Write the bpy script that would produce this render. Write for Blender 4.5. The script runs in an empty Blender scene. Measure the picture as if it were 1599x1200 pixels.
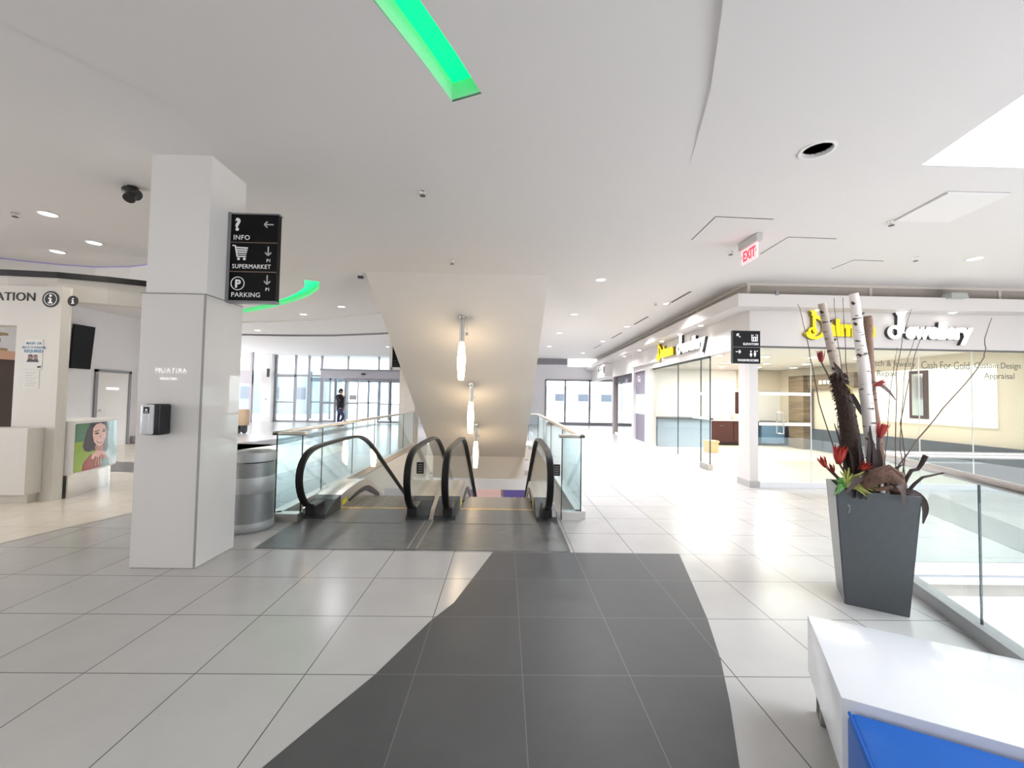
import bpy, bmesh, math, random
from math import sin, cos, pi, radians, atan2, sqrt
from mathutils import Vector, Matrix
from mathutils.geometry import tessellate_polygon

C = bpy.context.scene.collection
scn = bpy.context.scene
random.seed(7)

# ------------------------------------------------------------------ camera, world, lights, exposure
def lin(r, g, b):
    f = lambda c: ((c / 255 + 0.055) / 1.055) ** 2.4 if c > 10 else c / 255 / 12.92
    return (f(r), f(g), f(b), 1.0)

cam = bpy.data.objects.new('camera', bpy.data.cameras.new('camera'))
C.objects.link(cam)
PITCH, YAW, ROLL, EYE = .0336, .0168, .0172, 1.546
fwd = Vector((sin(YAW) * cos(PITCH), cos(YAW) * cos(PITCH), sin(PITCH)))
rgt = Vector((cos(YAW), -sin(YAW), 0))
up = rgt.cross(fwd)
r2 = rgt * cos(ROLL) + up * sin(ROLL)
u2 = -rgt * sin(ROLL) + up * cos(ROLL)
M = Matrix((r2, u2, -fwd)).transposed().to_4x4()
M.translation = (0, 0, EYE)
cam.matrix_world = M
cam.data.sensor_width = 36
cam.data.lens = 635.94 / 1599 * 36
cam.data.clip_end = 300
scn.camera = cam

W = bpy.data.worlds.new('daylight')
scn.world = W
W.use_nodes = True
bg = W.node_tree.nodes['Background']
bg.inputs[0].default_value = (.985, .98, 1.0, 1)
bg.inputs[1].default_value = 4.5

def area(name, loc, size, power, color=(1, 1, 1), rot=(0, 0, 0), size_y=None, portal=False):
    l = bpy.data.lights.new(name, 'AREA')
    l.energy = power
    l.color = color
    l.shape = 'RECTANGLE'
    l.size = size
    l.size_y = size_y or size
    o = bpy.data.objects.new(name, l)
    C.objects.link(o)
    o.location = loc
    o.rotation_euler = rot
    if portal:
        l.cycles.is_portal = True
    return o

area('west_hall_daylight', (-16, 0, 1.85), 15.8, 1, rot=(pi / 2, 0, -pi / 2), size_y=3.7, portal=True)
area('skylight_daylight', (5.8, 1.55, 3.96), 4.7, 1, size_y=3.9, portal=True)
area('skylight_sun_glow', (5.8, 1.55, 4.3), 4.2, 340, (.90, .95, 1), size_y=3.6)
area('entrance_daylight', (-10, 23.0, 1.9), 10, 1, rot=(pi / 2, 0, 0), size_y=3.7, portal=True)
area('corridor_daylight', (4.6, 24.3, 1.3), 4.6, 1, rot=(pi / 2, 0, 0), size_y=2.6, portal=True)
area('hall_fill_light', (-1.8, -.2, 3.66), 7, 75, (1, .98, .965), size_y=3.0)  # no fixture: unseen lamp added overhead to brighten floor and ceiling
for i, (x, y, p) in enumerate([(6.2, 9.0, 42), (8.4, 9.0, 42), (6.2, 12.9, 110), (8.2, 12.9, 100)]):
    area('shop_ceiling_lamp', (x, y, 2.66), 1.2, p, (1, .93, .82))
area('lower_level_fill', (-.8, 17.5, -1.55), 2.5, 120, (1, .93, .85))  # this and the next are unseen, added to brighten the lower storey
area('lower_level_fill', (11, 11, -.5), 5.0, 260, (.95, .98, 1))

scn.view_settings.view_transform = 'Standard'
scn.view_settings.look = 'None'
scn.view_settings.exposure = 0.34
scn.view_settings.gamma = 1
scn.view_settings.use_curve_mapping = False
scn.cycles.use_denoising = True
scn.cycles.max_bounces = 8
scn.cycles.diffuse_bounces = 5
scn.cycles.glossy_bounces = 4
scn.cycles.transparent_max_bounces = 24
scn.cycles.sample_clamp_indirect = 6
scn.cycles.caustics_reflective = False
scn.cycles.caustics_refractive = False

# ------------------------------------------------------------------ materials
MATS = {}
def mat(name, col, rough=.5, metal=0, emit=None, estr=0, noise=.04, nscale=8, spec=.5, coat=0, bump=0, bscale=60):
    if name in MATS:
        return MATS[name]
    m = bpy.data.materials.new(name)
    m.use_nodes = True
    nt = m.node_tree
    b = nt.nodes['Principled BSDF']
    b.inputs['Roughness'].default_value = rough
    b.inputs['Metallic'].default_value = metal
    b.inputs['Specular IOR Level'].default_value = spec
    b.inputs['Coat Weight'].default_value = coat
    b.inputs['Coat Roughness'].default_value = .04
    tc = nt.nodes.new('ShaderNodeTexCoord')
    n = nt.nodes.new('ShaderNodeTexNoise')
    n.inputs['Scale'].default_value = nscale
    n.inputs['Detail'].default_value = 4
    nt.links.new(tc.outputs['Object'], n.inputs['Vector'])
    r = nt.nodes.new('ShaderNodeMapRange')
    r.inputs['To Min'].default_value = 1 - noise
    r.inputs['To Max'].default_value = 1 + noise
    nt.links.new(n.outputs['Fac'], r.inputs['Value'])
    v = nt.nodes.new('ShaderNodeVectorMath')
    v.operation = 'SCALE'
    v.inputs[0].default_value = col[:3]
    nt.links.new(r.outputs[0], v.inputs['Scale'])
    nt.links.new(v.outputs[0], b.inputs['Base Color'])
    if bump:
        n2 = nt.nodes.new('ShaderNodeTexNoise')
        n2.inputs['Scale'].default_value = bscale
        nt.links.new(tc.outputs['Object'], n2.inputs['Vector'])
        bp = nt.nodes.new('ShaderNodeBump')
        bp.inputs['Strength'].default_value = bump
        bp.inputs['Distance'].default_value = .01
        nt.links.new(n2.outputs['Fac'], bp.inputs['Height'])
        nt.links.new(bp.outputs[0], b.inputs['Normal'])
    if emit:
        b.inputs['Emission Color'].default_value = emit
        b.inputs['Emission Strength'].default_value = estr
    MATS[name] = m
    return m

def glass(name, tint=(.93, .975, .98), f0=.03):
    m = bpy.data.materials.new(name)
    m.use_nodes = True
    nt = m.node_tree
    nt.nodes.clear()
    out = nt.nodes.new('ShaderNodeOutputMaterial')
    mx = nt.nodes.new('ShaderNodeMixShader')
    lw = nt.nodes.new('ShaderNodeLayerWeight')
    lw.inputs['Blend'].default_value = .5
    pw = nt.nodes.new('ShaderNodeMath')
    pw.operation = 'POWER'
    nt.links.new(lw.outputs['Facing'], pw.inputs[0])
    pw.inputs[1].default_value = 4.5
    fr = nt.nodes.new('ShaderNodeMapRange')
    nt.links.new(pw.outputs[0], fr.inputs['Value'])
    fr.inputs['To Min'].default_value = f0
    fr.inputs['To Max'].default_value = .75
    t = nt.nodes.new('ShaderNodeBsdfTransparent')
    t.inputs[0].default_value = (*tint, 1)
    g = nt.nodes.new('ShaderNodeBsdfGlossy')
    g.inputs['Roughness'].default_value = .0
    nt.links.new(fr.outputs[0], mx.inputs[0])
    nt.links.new(t.outputs[0], mx.inputs[1])
    nt.links.new(g.outputs[0], mx.inputs[2])
    nt.links.new(mx.outputs[0], out.inputs[0])
    MATS[name] = m
    return m

def tile_mat(name, col, line, rough, var=.05, spec=.5, gap=.0032):
    m = bpy.data.materials.new(name)
    m.use_nodes = True
    nt = m.node_tree
    L = nt.links.new
    b = nt.nodes['Principled BSDF']
    b.inputs['Specular IOR Level'].default_value = spec
    geo = nt.nodes.new('ShaderNodeNewGeometry')
    sep = nt.nodes.new('ShaderNodeSeparateXYZ')
    L(geo.outputs['Position'], sep.inputs[0])
    def math_(op, a, bb=None, clamp=False):
        n = nt.nodes.new('ShaderNodeMath')
        n.operation = op
        n.use_clamp = clamp
        for i, x in enumerate((a, bb)):
            if x is None:
                continue
            if isinstance(x, (int, float)):
                n.inputs[i].default_value = x
            else:
                L(x, n.inputs[i])
        return n.outputs[0]
    ids, ds = [], []
    for ax, off in ((0, .125), (1, .519)):
        t = math_('DIVIDE', math_('SUBTRACT', sep.outputs[ax], off), .6)
        fl = math_('FLOOR', t)
        fr = math_('SUBTRACT', t, fl)
        d = math_('MINIMUM', fr, math_('SUBTRACT', 1.0, fr))
        ids.append(fl)
        ds.append(d)
    edge = math_('LESS_THAN', math_('MINIMUM', ds[0], ds[1]), gap / .6)
    cmb = nt.nodes.new('ShaderNodeCombineXYZ')
    L(ids[0], cmb.inputs[0]); L(ids[1], cmb.inputs[1])
    wn = nt.nodes.new('ShaderNodeTexWhiteNoise')
    wn.noise_dimensions = '2D'
    L(cmb.outputs[0], wn.inputs['Vector'])
    nz = nt.nodes.new('ShaderNodeTexNoise')
    nz.inputs['Scale'].default_value = 2.6
    nz.inputs['Detail'].default_value = 8
    nz.inputs['Roughness'].default_value = .65
    L(geo.outputs['Position'], nz.inputs['Vector'])
    k = math_('ADD', math_('MULTIPLY', wn.outputs[0], var), math_('MULTIPLY', nz.outputs['Fac'], var * 4))
    k = math_('ADD', k, 1 - var * 2.5)
    v = nt.nodes.new('ShaderNodeVectorMath')
    v.operation = 'SCALE'
    v.inputs[0].default_value = col[:3]
    L(k, v.inputs['Scale'])
    mx = nt.nodes.new('ShaderNodeMix')
    mx.data_type = 'RGBA'
    L(edge, mx.inputs[0])
    L(v.outputs[0], mx.inputs[6])
    mx.inputs[7].default_value = line
    L(mx.outputs[2], b.inputs['Base Color'])
    rr = math_('ADD', math_('MULTIPLY', nz.outputs['Fac'], .12), rough - .06)
    L(rr, b.inputs['Roughness'])
    MATS[name] = m
    return m

def dots_mat(name):
    m = bpy.data.materials.new(name)
    m.use_nodes = True
    nt = m.node_tree
    L = nt.links.new
    b = nt.nodes['Principled BSDF']
    b.inputs['Metallic'].default_value = .85
    b.inputs['Roughness'].default_value = .4
    tc = nt.nodes.new('ShaderNodeUVMap')
    sep = nt.nodes.new('ShaderNodeSeparateXYZ')
    L(tc.outputs[0], sep.inputs[0])
    def mth(op, a, bb=0.0):
        n = nt.nodes.new('ShaderNodeMath')
        n.operation = op
        for i, x in enumerate((a, bb)):
            if isinstance(x, (int, float)):
                n.inputs[i].default_value = x
            else:
                L(x, n.inputs[i])
        return n.outputs[0]
    v = mth('MULTIPLY', sep.outputs[1], 1 / .0155)
    row = mth('FLOOR', v)
    u = mth('ADD', mth('MULTIPLY', sep.outputs[0], 1 / .018), mth('MULTIPLY', mth('MODULO', row, 2.0), .5))
    fu = mth('SUBTRACT', mth('FRACT', u), .5)
    fv = mth('MULTIPLY', mth('SUBTRACT', mth('FRACT', v), .5), .86)
    d = mth('SQRT', mth('ADD', mth('MULTIPLY', fu, fu), mth('MULTIPLY', fv, fv)))
    hole = mth('LESS_THAN', d, .29)
    mx = nt.nodes.new('ShaderNodeMix')
    mx.data_type = 'RGBA'
    L(hole, mx.inputs[0])
    mx.inputs[6].default_value = (.5, .52, .53, 1)
    mx.inputs[7].default_value = (.02, .025, .03, 1)
    L(mx.outputs[2], b.inputs['Base Color'])
    L(mth('SUBTRACT', .85, mth('MULTIPLY', hole, .85)), b.inputs['Metallic'])
    return m

def birch_mat(name, base, dark, seed):
    m = bpy.data.materials.new(name)
    m.use_nodes = True
    nt = m.node_tree
    L = nt.links.new
    b = nt.nodes['Principled BSDF']
    b.inputs['Roughness'].default_value = .75
    tc = nt.nodes.new('ShaderNodeTexCoord')
    mp = nt.nodes.new('ShaderNodeMapping')
    mp.inputs['Scale'].default_value = (9, 9, 45)
    mp.inputs['Location'].default_value = (seed, seed, seed)
    L(tc.outputs['Object'], mp.inputs[0])
    n = nt.nodes.new('ShaderNodeTexNoise')
    n.inputs['Scale'].default_value = 1.2
    n.inputs['Detail'].default_value = 3
    L(mp.outputs[0], n.inputs['Vector'])
    cr = nt.nodes.new('ShaderNodeValToRGB')
    cr.color_ramp.elements[0].position = .33
    cr.color_ramp.elements[0].color = dark
    cr.color_ramp.elements[1].position = .40
    cr.color_ramp.elements[1].color = base
    L(n.outputs['Fac'], cr.inputs[0])
    L(cr.outputs[0], b.inputs['Base Color'])
    return m

def wood_mat(name, c1, c2, scale=(1, 1, 14), rough=.45):
    m = bpy.data.materials.new(name)
    m.use_nodes = True
    nt = m.node_tree
    L = nt.links.new
    b = nt.nodes['Principled BSDF']
    b.inputs['Roughness'].default_value = rough
    tc = nt.nodes.new('ShaderNodeTexCoord')
    mp = nt.nodes.new('ShaderNodeMapping')
    mp.inputs['Scale'].default_value = scale
    L(tc.outputs['Object'], mp.inputs[0])
    n = nt.nodes.new('ShaderNodeTexNoise')
    n.inputs['Scale'].default_value = 1.5
    n.inputs['Detail'].default_value = 5
    L(mp.outputs[0], n.inputs['Vector'])
    cr = nt.nodes.new('ShaderNodeValToRGB')
    cr.color_ramp.elements[0].position = .35
    cr.color_ramp.elements[0].color = c1
    cr.color_ramp.elements[1].position = .65
    cr.color_ramp.elements[1].color = c2
    L(n.outputs['Fac'], cr.inputs[0])
    L(cr.outputs[0], b.inputs['Base Color'])
    MATS[name] = m
    return m

WHITE = mat('white_paint', (.82, .805, .79, 1), .6, noise=.015, nscale=2)
CEIL = mat('ceiling_paint', (.75, .732, .722, 1), .7, noise=.01, nscale=1)
SOFFIT = mat('soffit_paint', (.80, .765, .73, 1), .6, noise=.01, nscale=1)
SHINY = mat('glossy_white_panel', (.74, .725, .71, 1), .4, noise=.02, nscale=3, coat=1)
SHINY.node_tree.nodes['Principled BSDF'].inputs['Coat Roughness'].default_value = .0
GLOSSW = mat('white_gloss_lacquer', (.68, .70, .735, 1), .18, noise=.01, coat=.5)
FACADE = mat('facade_paint', (.64, .61, .595, 1), .5, noise=.015, nscale=2)
LILAC = mat('pale_wall_paint', (.85, .84, .88, 1), .6, noise=.01)
STEEL = mat('brushed_steel', (.62, .61, .59, 1), .3, 1, noise=.06, nscale=30)
CHAMP = mat('satin_rail_metal', (.66, .62, .57, 1), .32, .85, noise=.05, nscale=20)
ALU = mat('pale_aluminium', (.27, .27, .30, 1), .45, .2, noise=.03)
CHROME = mat('chrome', (.8, .8, .8, 1), .12, 1, noise=.02)
BLACK = mat('black_plastic', (.012, .012, .014, 1), .35, noise=.1)
RUBBER = mat('black_rubber', (.010, .009, .009, 1), .45, noise=.15, spec=.22)
BOOT = mat('dark_grey_plastic', (.045, .047, .05, 1), .4, noise=.1)
SIGNB = mat('sign_black', (.006, .006, .007, 1), .35, noise=.1, spec=.15)
INK = mat('ink_black', (.01, .01, .01, 1), .6)
LETW = mat('sign_white', (.8, .8, .8, 1), .5, emit=(1, 1, 1, 1), estr=.12)
GLASSM = glass('clear_glass', (.94, .975, .98))
GLASSR = glass('rail_glass', (.90, .965, .975), .05)
GLASSS = glass('shopfront_glass', (.94, .97, .965), .03)
FROST = glass('milky_skylight_glass', (.80, .815, .83), .02)
GLASSE = mat('glass_edge', (.025, .05, .055, 1), .25)
TILE = tile_mat('light_floor_tile', (.45, .437, .425, 1), (.12, .11, .105, 1), .22)
DARKT = tile_mat('dark_floor_tile', (.082, .081, .083, 1), (.17, .165, .16, 1), .42, spec=.22, var=.12, gap=.002)
CREAMT = tile_mat('cream_floor_tile', (.70, .64, .55, 1), (.45, .42, .36, 1), .24)
MATF = mat('entrance_mat_rubber', (.12, .118, .118, 1), .3, noise=.35, nscale=9)
SHOPF = wood_mat('pale_plank_floor', (.60, .54, .45, 1), (.70, .65, .56, 1), (1, 14, 1), .3)
LOWF = mat('lower_floor_stone', (.34, .36, .38, 1), .35, noise=.04)
GREEN = mat('green_light', (.0, .6, .3, 1), .5, emit=lin(0, 255, 135), estr=1.0)
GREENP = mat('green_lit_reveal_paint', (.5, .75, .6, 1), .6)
PURPLE = mat('violet_led_strip', (.42, .36, .58, 1), .5, emit=lin(110, 80, 200), estr=.12)
LAMP = mat('lamp_lens', (.9, .9, .9, 1), .5, emit=(1, .95, .86, 1), estr=5)
TUBE = mat('opal_glass_lit', (.9, .85, .75, 1), .4, emit=(1, .74, .45, 1), estr=15)
YELLOW = mat('yellow_lit_letter', (.35, .28, .01, 1), .4, emit=lin(255, 222, 16), estr=.62)
YELLOWP = mat('yellow_marker', (.85, .65, .02, 1), .4)
WHITEL = mat('white_lit_letter', (.9, .9, .9, 1), .4, emit=(1, 1, 1, 1), estr=1.1)
GOLDRET = mat('dark_letter_return', (.03, .03, .035, 1), .4)
STONE = mat('beige_stone', (.52, .48, .43, 1), .5, noise=.12, nscale=10)
BRONZE = mat('taupe_panel', (.33, .30, .265, 1), .55, noise=.12, nscale=6)
PLANT = mat('charcoal_planter', (.070, .079, .088, 1), .5, noise=.12, nscale=25, coat=.35)
PLANT.node_tree.nodes['Principled BSDF'].inputs['Coat Roughness'].default_value = .18
BLUE = mat('blue_vinyl', lin(6, 84, 168), .4, noise=.04, nscale=12, bump=.08, bscale=200, spec=.2)
SOIL = mat('dark_soil', (.02, .015, .012, 1), .9, noise=.4, nscale=40, bump=.8)
RED = mat('red_petal', lin(165, 46, 36), .55, noise=.3, nscale=40)
DKRED = mat('dark_red_petal', lin(130, 28, 32), .55, noise=.3, nscale=40)
LEAFG = mat('yellow_green_leaf', lin(150, 152, 78), .5, noise=.25, nscale=30)
LEAFD = mat('green_leaf', lin(62, 110, 44), .5, noise=.25, nscale=30)
LEAFB = mat('dark_brown_leaf', lin(44, 33, 32), .6, spec=.2, noise=.3, nscale=25)
LEAFP = mat('grey_brown_leaf', lin(70, 56, 55), .6, spec=.25, noise=.3, nscale=25)
BARK = mat('dark_fibre_bark', lin(48, 32, 26), .9, noise=.5, nscale=60, bump=1, bscale=90)
DRIFT = mat('driftwood', lin(82, 58, 46), .85, noise=.6, nscale=22, bump=.8, bscale=50)
TWIG = mat('twig_brown', lin(92, 78, 70), .7, noise=.2)
NAVY = mat('slate_blue_panel', lin(66, 74, 84), .4, noise=.12, nscale=3)
TANW = mat('tan_wall_paint', lin(210, 200, 182), .6, noise=.02)
CREAM = mat('cream_backlit_panel', (.85, .82, .70, 1), .5, emit=(1, .97, .84, 1), estr=.6)
DWOOD = wood_mat('grey_brown_wood', lin(84, 72, 56), lin(128, 110, 86), (1, 1, 9))
ESPR = mat('espresso_wood', lin(62, 32, 30), .4, noise=.1, nscale=8)

# ------------------------------------------------------------------ mesh helpers
def frame(d):
    d = d.normalized()
    a = Vector((0, 0, 1)) if abs(d.z) < .9 else Vector((1, 0, 0))
    s = d.cross(a).normalized()
    return s, s.cross(d)

class MB:
    def __init__(s):
        s.bm = bmesh.new()
    def face(s, pts):
        try:
            return s.bm.faces.new([s.bm.verts.new(p) for p in pts])
        except ValueError:
            return None
    def hexa(s, b, t):
        n = len(b)
        vb = [s.bm.verts.new(p) for p in b]
        vt = [s.bm.verts.new(p) for p in t]
        s.bm.faces.new(vb[::-1])
        s.bm.faces.new(vt)
        for i in range(n):
            s.bm.faces.new((vb[i], vb[(i + 1) % n], vt[(i + 1) % n], vt[i]))
        return s
    def box(s, x0, x1, y0, y1, z0, z1):
        p = [(x0, y0), (x1, y0), (x1, y1), (x0, y1)]
        return s.prism(p, z0, z1)
    def prism(s, p, z0, z1):
        a = sum(p[i][0] * p[(i + 1) % len(p)][1] - p[(i + 1) % len(p)][0] * p[i][1] for i in range(len(p)))
        if a < 0:
            p = p[::-1]
        return s.hexa([(x, y, z0) for x, y in p], [(x, y, z1) for x, y in p])
    def prism_x(s, p, x0, x1):          # profile in (y, z), pushed along x
        a = sum(p[i][0] * p[(i + 1) % len(p)][1] - p[(i + 1) % len(p)][0] * p[i][1] for i in range(len(p)))
        if a < 0:
            p = p[::-1]
        return s.hexa([(x0, y, z) for y, z in p], [(x1, y, z) for y, z in p])
    def tube(s, pts, r, n=10, cap=True, flat=None):
        pts = [Vector(p) for p in pts]
        rs = r if isinstance(r, (list, tuple)) else [r] * len(pts)
        rings = []
        prev = None
        for i, p in enumerate(pts):
            d = (pts[min(i + 1, len(pts) - 1)] - pts[max(i - 1, 0)])
            d.normalize()
            if prev is None:
                u, v = frame(d)
            else:
                u = (prev - d * prev.dot(d)).normalized()
                v = u.cross(d)
            prev = u
            f = flat or 1
            rings.append([s.bm.verts.new(p + (u * cos(2 * pi * k / n) + v * sin(2 * pi * k / n) * f) * rs[i]) for k in range(n)])
        for a, b in zip(rings, rings[1:]):
            for k in range(n):
                s.bm.faces.new((a[k], a[(k + 1) % n], b[(k + 1) % n], b[k]))
        if cap:
            s.bm.faces.new(rings[0][::-1])
            s.bm.faces.new(rings[-1])
        return s
    def lathe(s, prof, n=24, o=(0, 0, 0), uv=False):
        rings = []
        for r, z in prof:
            rings.append([s.bm.verts.new((o[0] + r * cos(2 * pi * k / n), o[1] + r * sin(2 * pi * k / n), o[2] + z)) for k in range(n)])
        ul = s.bm.loops.layers.uv.verify() if uv else None
        for (pa, a), (pb, b) in zip(zip(prof, rings), zip(prof[1:], rings[1:])):
            for k in range(n):
                f = s.bm.faces.new((a[k], a[(k + 1) % n], b[(k + 1) % n], b[k]))
                if uv:
                    w = 2 * pi * max(pa[0], pb[0]) / n
                    for l, (x, z) in zip(f.loops, ((k, pa[1]), (k + 1, pa[1]), (k + 1, pb[1]), (k, pb[1]))):
                        l[ul].uv = (x * w, z)
        if prof[0][0] > 1e-4:
            s.bm.faces.new(rings[0][::-1])
        if prof[-1][0] > 1e-4:
            s.bm.faces.new(rings[-1])
        return s
    def blade(s, pts, w, n, t=.004):     # a leaf: centre line pts, half widths w, facing n
        n = Vector(n).normalized()
        q = [Vector((*p, ww)) for p, ww in zip(pts, w)]
        if len(q) > 3:
            for _ in range(2):
                r_ = [q[0]]
                for a, c in zip(q, q[1:]):
                    r_ += [a * .75 + c * .25, a * .25 + c * .75]
                q = r_ + [q[-1]]
        pts = [Vector(p[:3]) for p in q]
        w = [p[3] for p in q]
        L, R, L2, R2 = [], [], [], []
        for i, p in enumerate(pts):
            d = (pts[min(i + 1, len(pts) - 1)] - pts[max(i - 1, 0)]).normalized()
            q = d.cross(n).normalized()
            nn = q.cross(d).normalized()
            L.append(s.bm.verts.new(p - q * w[i] + nn * w[i] * .3)); R.append(s.bm.verts.new(p + q * w[i] + nn * w[i] * .3))
            L2.append(s.bm.verts.new(p - nn * t)); R2.append(s.bm.verts.new(p + nn * t))
        for i in range(len(pts) - 1):
            s.bm.faces.new((L[i], L2[i], L2[i + 1], L[i + 1]))
            s.bm.faces.new((L2[i], R[i], R[i + 1], L2[i + 1]))
            s.bm.faces.new((L[i + 1], R2[i + 1], R2[i], L[i]))
            s.bm.faces.new((R2[i + 1], R[i + 1], R[i], R2[i]))
        return s
    def rbox(s, x0, x1, y0, y1, z0, z1, r=.01, seg=2):
        before = set(s.bm.verts)
        s.box(x0, x1, y0, y1, z0, z1)
        es = [e for e in s.bm.edges if e.verts[0] not in before]
        bmesh.ops.bevel(s.bm, geom=es, offset=r, segments=seg, affect='EDGES', profile=.5)
        return s
    def sheet(s, outer, holes, z, flip=False):
        polys = [[Vector((x, y, z)) for x, y in outer]] + [[Vector((x, y, z)) for x, y in h] for h in holes]
        flatv = [s.bm.verts.new(v) for pl in polys for v in pl]
        for t in tessellate_polygon(polys):
            f = s.bm.faces.new([flatv[i] for i in t])
            f.normal_update()
            if (f.normal.z > 0) == flip:
                f.normal_flip()
        return s
    def build(s, name, m, parent=None, smooth=None, local=False, mats=None):
        me = bpy.data.meshes.new(name)
        if not local and parent is not None:
            s.bm.transform(wmat(parent).inverted())
        s.bm.to_mesh(me)
        s.bm.free()
        me.materials.append(m)
        if smooth:
            me.polygons.foreach_set('use_smooth', [True] * len(me.polygons))
            me.set_sharp_from_angle(angle=radians(smooth))
        o = bpy.data.objects.new(name, me)
        C.objects.link(o)
        if parent is not None:
            o.parent = parent
        return o

def wmat(o):
    m = Matrix.LocRotScale(o.location, o.rotation_euler, o.scale)
    return wmat(o.parent) @ m if o.parent else m

def tag(o, label, cat=None, group=None, kind=None):
    o['label'] = label
    if cat:
        o['category'] = cat
    if group:
        o['group'] = group
    if kind:
        o['kind'] = kind
    return o

def thing(name, label, cat, loc=(0, 0, 0), rz=0, group=None, kind=None):
    o = bpy.data.objects.new(name, None)
    o.empty_display_size = .1
    C.objects.link(o)
    o.location = loc
    o.rotation_euler = (0, 0, rz)
    return tag(o, label, cat, group, kind)

def struct(o, label, cat):
    return tag(o, label, cat, kind='structure')

def dup(root, loc, label, rz=None):
    r = root.copy()
    C.objects.link(r)
    r.location = loc
    if rz is not None:
        r.rotation_euler = (0, 0, rz)
    r['label'] = label
    for ch in list(root.children):
        c = ch.copy()
        C.objects.link(c)
        c.parent = r
        for g in ch.children:
            d = g.copy()
            C.objects.link(d)
            d.parent = c
    return r

def text(name, body, size, m, loc, xd, yd, parent=None, ext=.003, align='LEFT', bold=0.0, sx=1.0, shear=0.0, space=1.0):
    cu = bpy.data.curves.new('text_tmp', 'FONT')
    cu.body = body
    cu.size = size
    cu.extrude = ext
    cu.offset = bold
    cu.shear = shear
    cu.align_x = align
    cu.space_character = space
    cu.resolution_u = 3
    to = bpy.data.objects.new('text_tmp', cu)
    C.objects.link(to)
    dg = bpy.context.evaluated_depsgraph_get()
    me = bpy.data.meshes.new_from_object(to.evaluated_get(dg))
    bpy.data.objects.remove(to)
    bpy.data.curves.remove(cu)
    me.name = name
    xd, yd = Vector(xd), Vector(yd)
    zd = xd.cross(yd)
    mm = Matrix((xd * sx, yd, zd)).transposed().to_4x4()
    mm.translation = Vector(loc)
    if parent is not None:
        mm = wmat(parent).inverted() @ mm
    me.transform(mm)
    me.materials.clear()
    me.materials.append(m)
    o = bpy.data.objects.new(name, me)
    C.objects.link(o)
    if parent is not None:
        o.parent = parent
    return o

def flat2d(polys, m, name, org, xd, yd, parent, t=.003):
    """thin raised symbols: polygons in (u, v) on the plane org + u*xd + v*yd"""
    xd, yd, org = Vector(xd), Vector(yd), Vector(org)
    n = xd.cross(yd)
    b = MB()
    for p in polys:
        a = sum(p[i][0] * p[(i + 1) % len(p)][1] - p[(i + 1) % len(p)][0] * p[i][1] for i in range(len(p)))
        if a < 0:
            p = p[::-1]
        b.hexa([org + xd * u + yd * v for u, v in p], [org + xd * u + yd * v + n * t for u, v in p])
    return b.build(name, m, parent)

def bar2(a, b, w):
    a, b = Vector(a), Vector(b)
    d = (b - a).normalized()
    q = Vector((-d.y, d.x)) * w / 2
    return [tuple(a - q), tuple(b - q), tuple(b + q), tuple(a + q)]

def ring2(c, r, w, n=24):
    out = []
    for k in range(n):
        a0, a1 = 2 * pi * k / n, 2 * pi * (k + 1) / n
        out.append([(c[0] + q * cos(a), c[1] + q * sin(a)) for q, a in ((r - w, a0), (r, a0), (r, a1), (r - w, a1))])
    return out

def disc2(c, r, n=16, sy=1):
    return [(c[0] + r * cos(2 * pi * k / n), c[1] + r * sy * sin(2 * pi * k / n)) for k in range(n)]

def arrow(c, d, s, w):
    c, d = Vector(c), Vector(d).normalized()
    q = Vector((-d.y, d.x))
    tip = c + d * s
    return [bar2(c - d * s, tip, w), bar2(tip + d * w * .3, tip - d * s * .6 + q * s * .7, w), bar2(tip + d * w * .3, tip - d * s * .6 - q * s * .7, w)]

def arc(c, r, a0, a1, n):
    return [(c[0] + r * cos(a0 + (a1 - a0) * k / n), c[1] + r * sin(a0 + (a1 - a0) * k / n)) for k in range(n + 1)]

def strip(path, w, z, b):
    """flat ribbon along a 2-D path"""
    L, R = [], []
    for i, p in enumerate(path):
        a, c = Vector(path[max(i - 1, 0)]), Vector(path[min(i + 1, len(path) - 1)])
        d = (c - a).normalized()
        q = Vector((-d.y, d.x)) * w / 2
        L.append(Vector(p) + q); R.append(Vector(p) - q)
    return [tuple(v) for v in L], [tuple(v) for v in R]

def ribwall(b, path, z0, z1, t):
    """vertical wall of thickness t along a 2-D path"""
    L, R = strip(path, t, 0, b)
    for i in range(len(path) - 1):
        b.prism([L[i], L[i + 1], R[i + 1], R[i]], z0, z1)
    return b

H = 3.70
# ------------------------------------------------------------------ large structure: floors
WELL = [(-2.72, 5.62), (.98, 5.62), (.98, 14.5), (-2.72, 14.5)]
VOID = [(3.66, 3.98), (13, 3.98), (13, -3), (1.75, -3), (3.16, 2.45), (3.5, 3.36)]
fl = MB().sheet([(-16, -8), (13, -8), (13, 24.6), (-16, 24.6)], [WELL, VOID], 0, flip=False)
floor = struct(fl.build('floor', TILE), 'light grey square tiled mall floor', 'floor')
b = MB()
b.prism([(4.56, 7.36), (10.3, 7.36), (10.3, 15), (4.8, 15)], .0, .004)
struct(b.build('floor', SHOPF), 'pale plank floor inside the corner shop', 'floor')
def inlay(pts, m, label, z=.003):
    t = MB().sheet(pts, [], z)
    return struct(t.build('floor', m), label, 'floor')
inlay([(-.091, 4.13), (-.354, 3.114), (-.482, 2.867), (-.692, 2.315), (-.85, 2.002), (-.973, 1.751), (-1.3, 1.1), (-1.75, .3), (-2.2, -.6), (-2.6, -2),
       (-.2, -2), (.42, -.5), (.75, .9), (1.018, 1.755), (1.178, 2.115), (1.32, 2.473), (1.462, 2.912), (1.617, 3.494), (1.783, 4.13)],
      DARKT, 'dark grey tile runner curving across the foreground floor')
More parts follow.
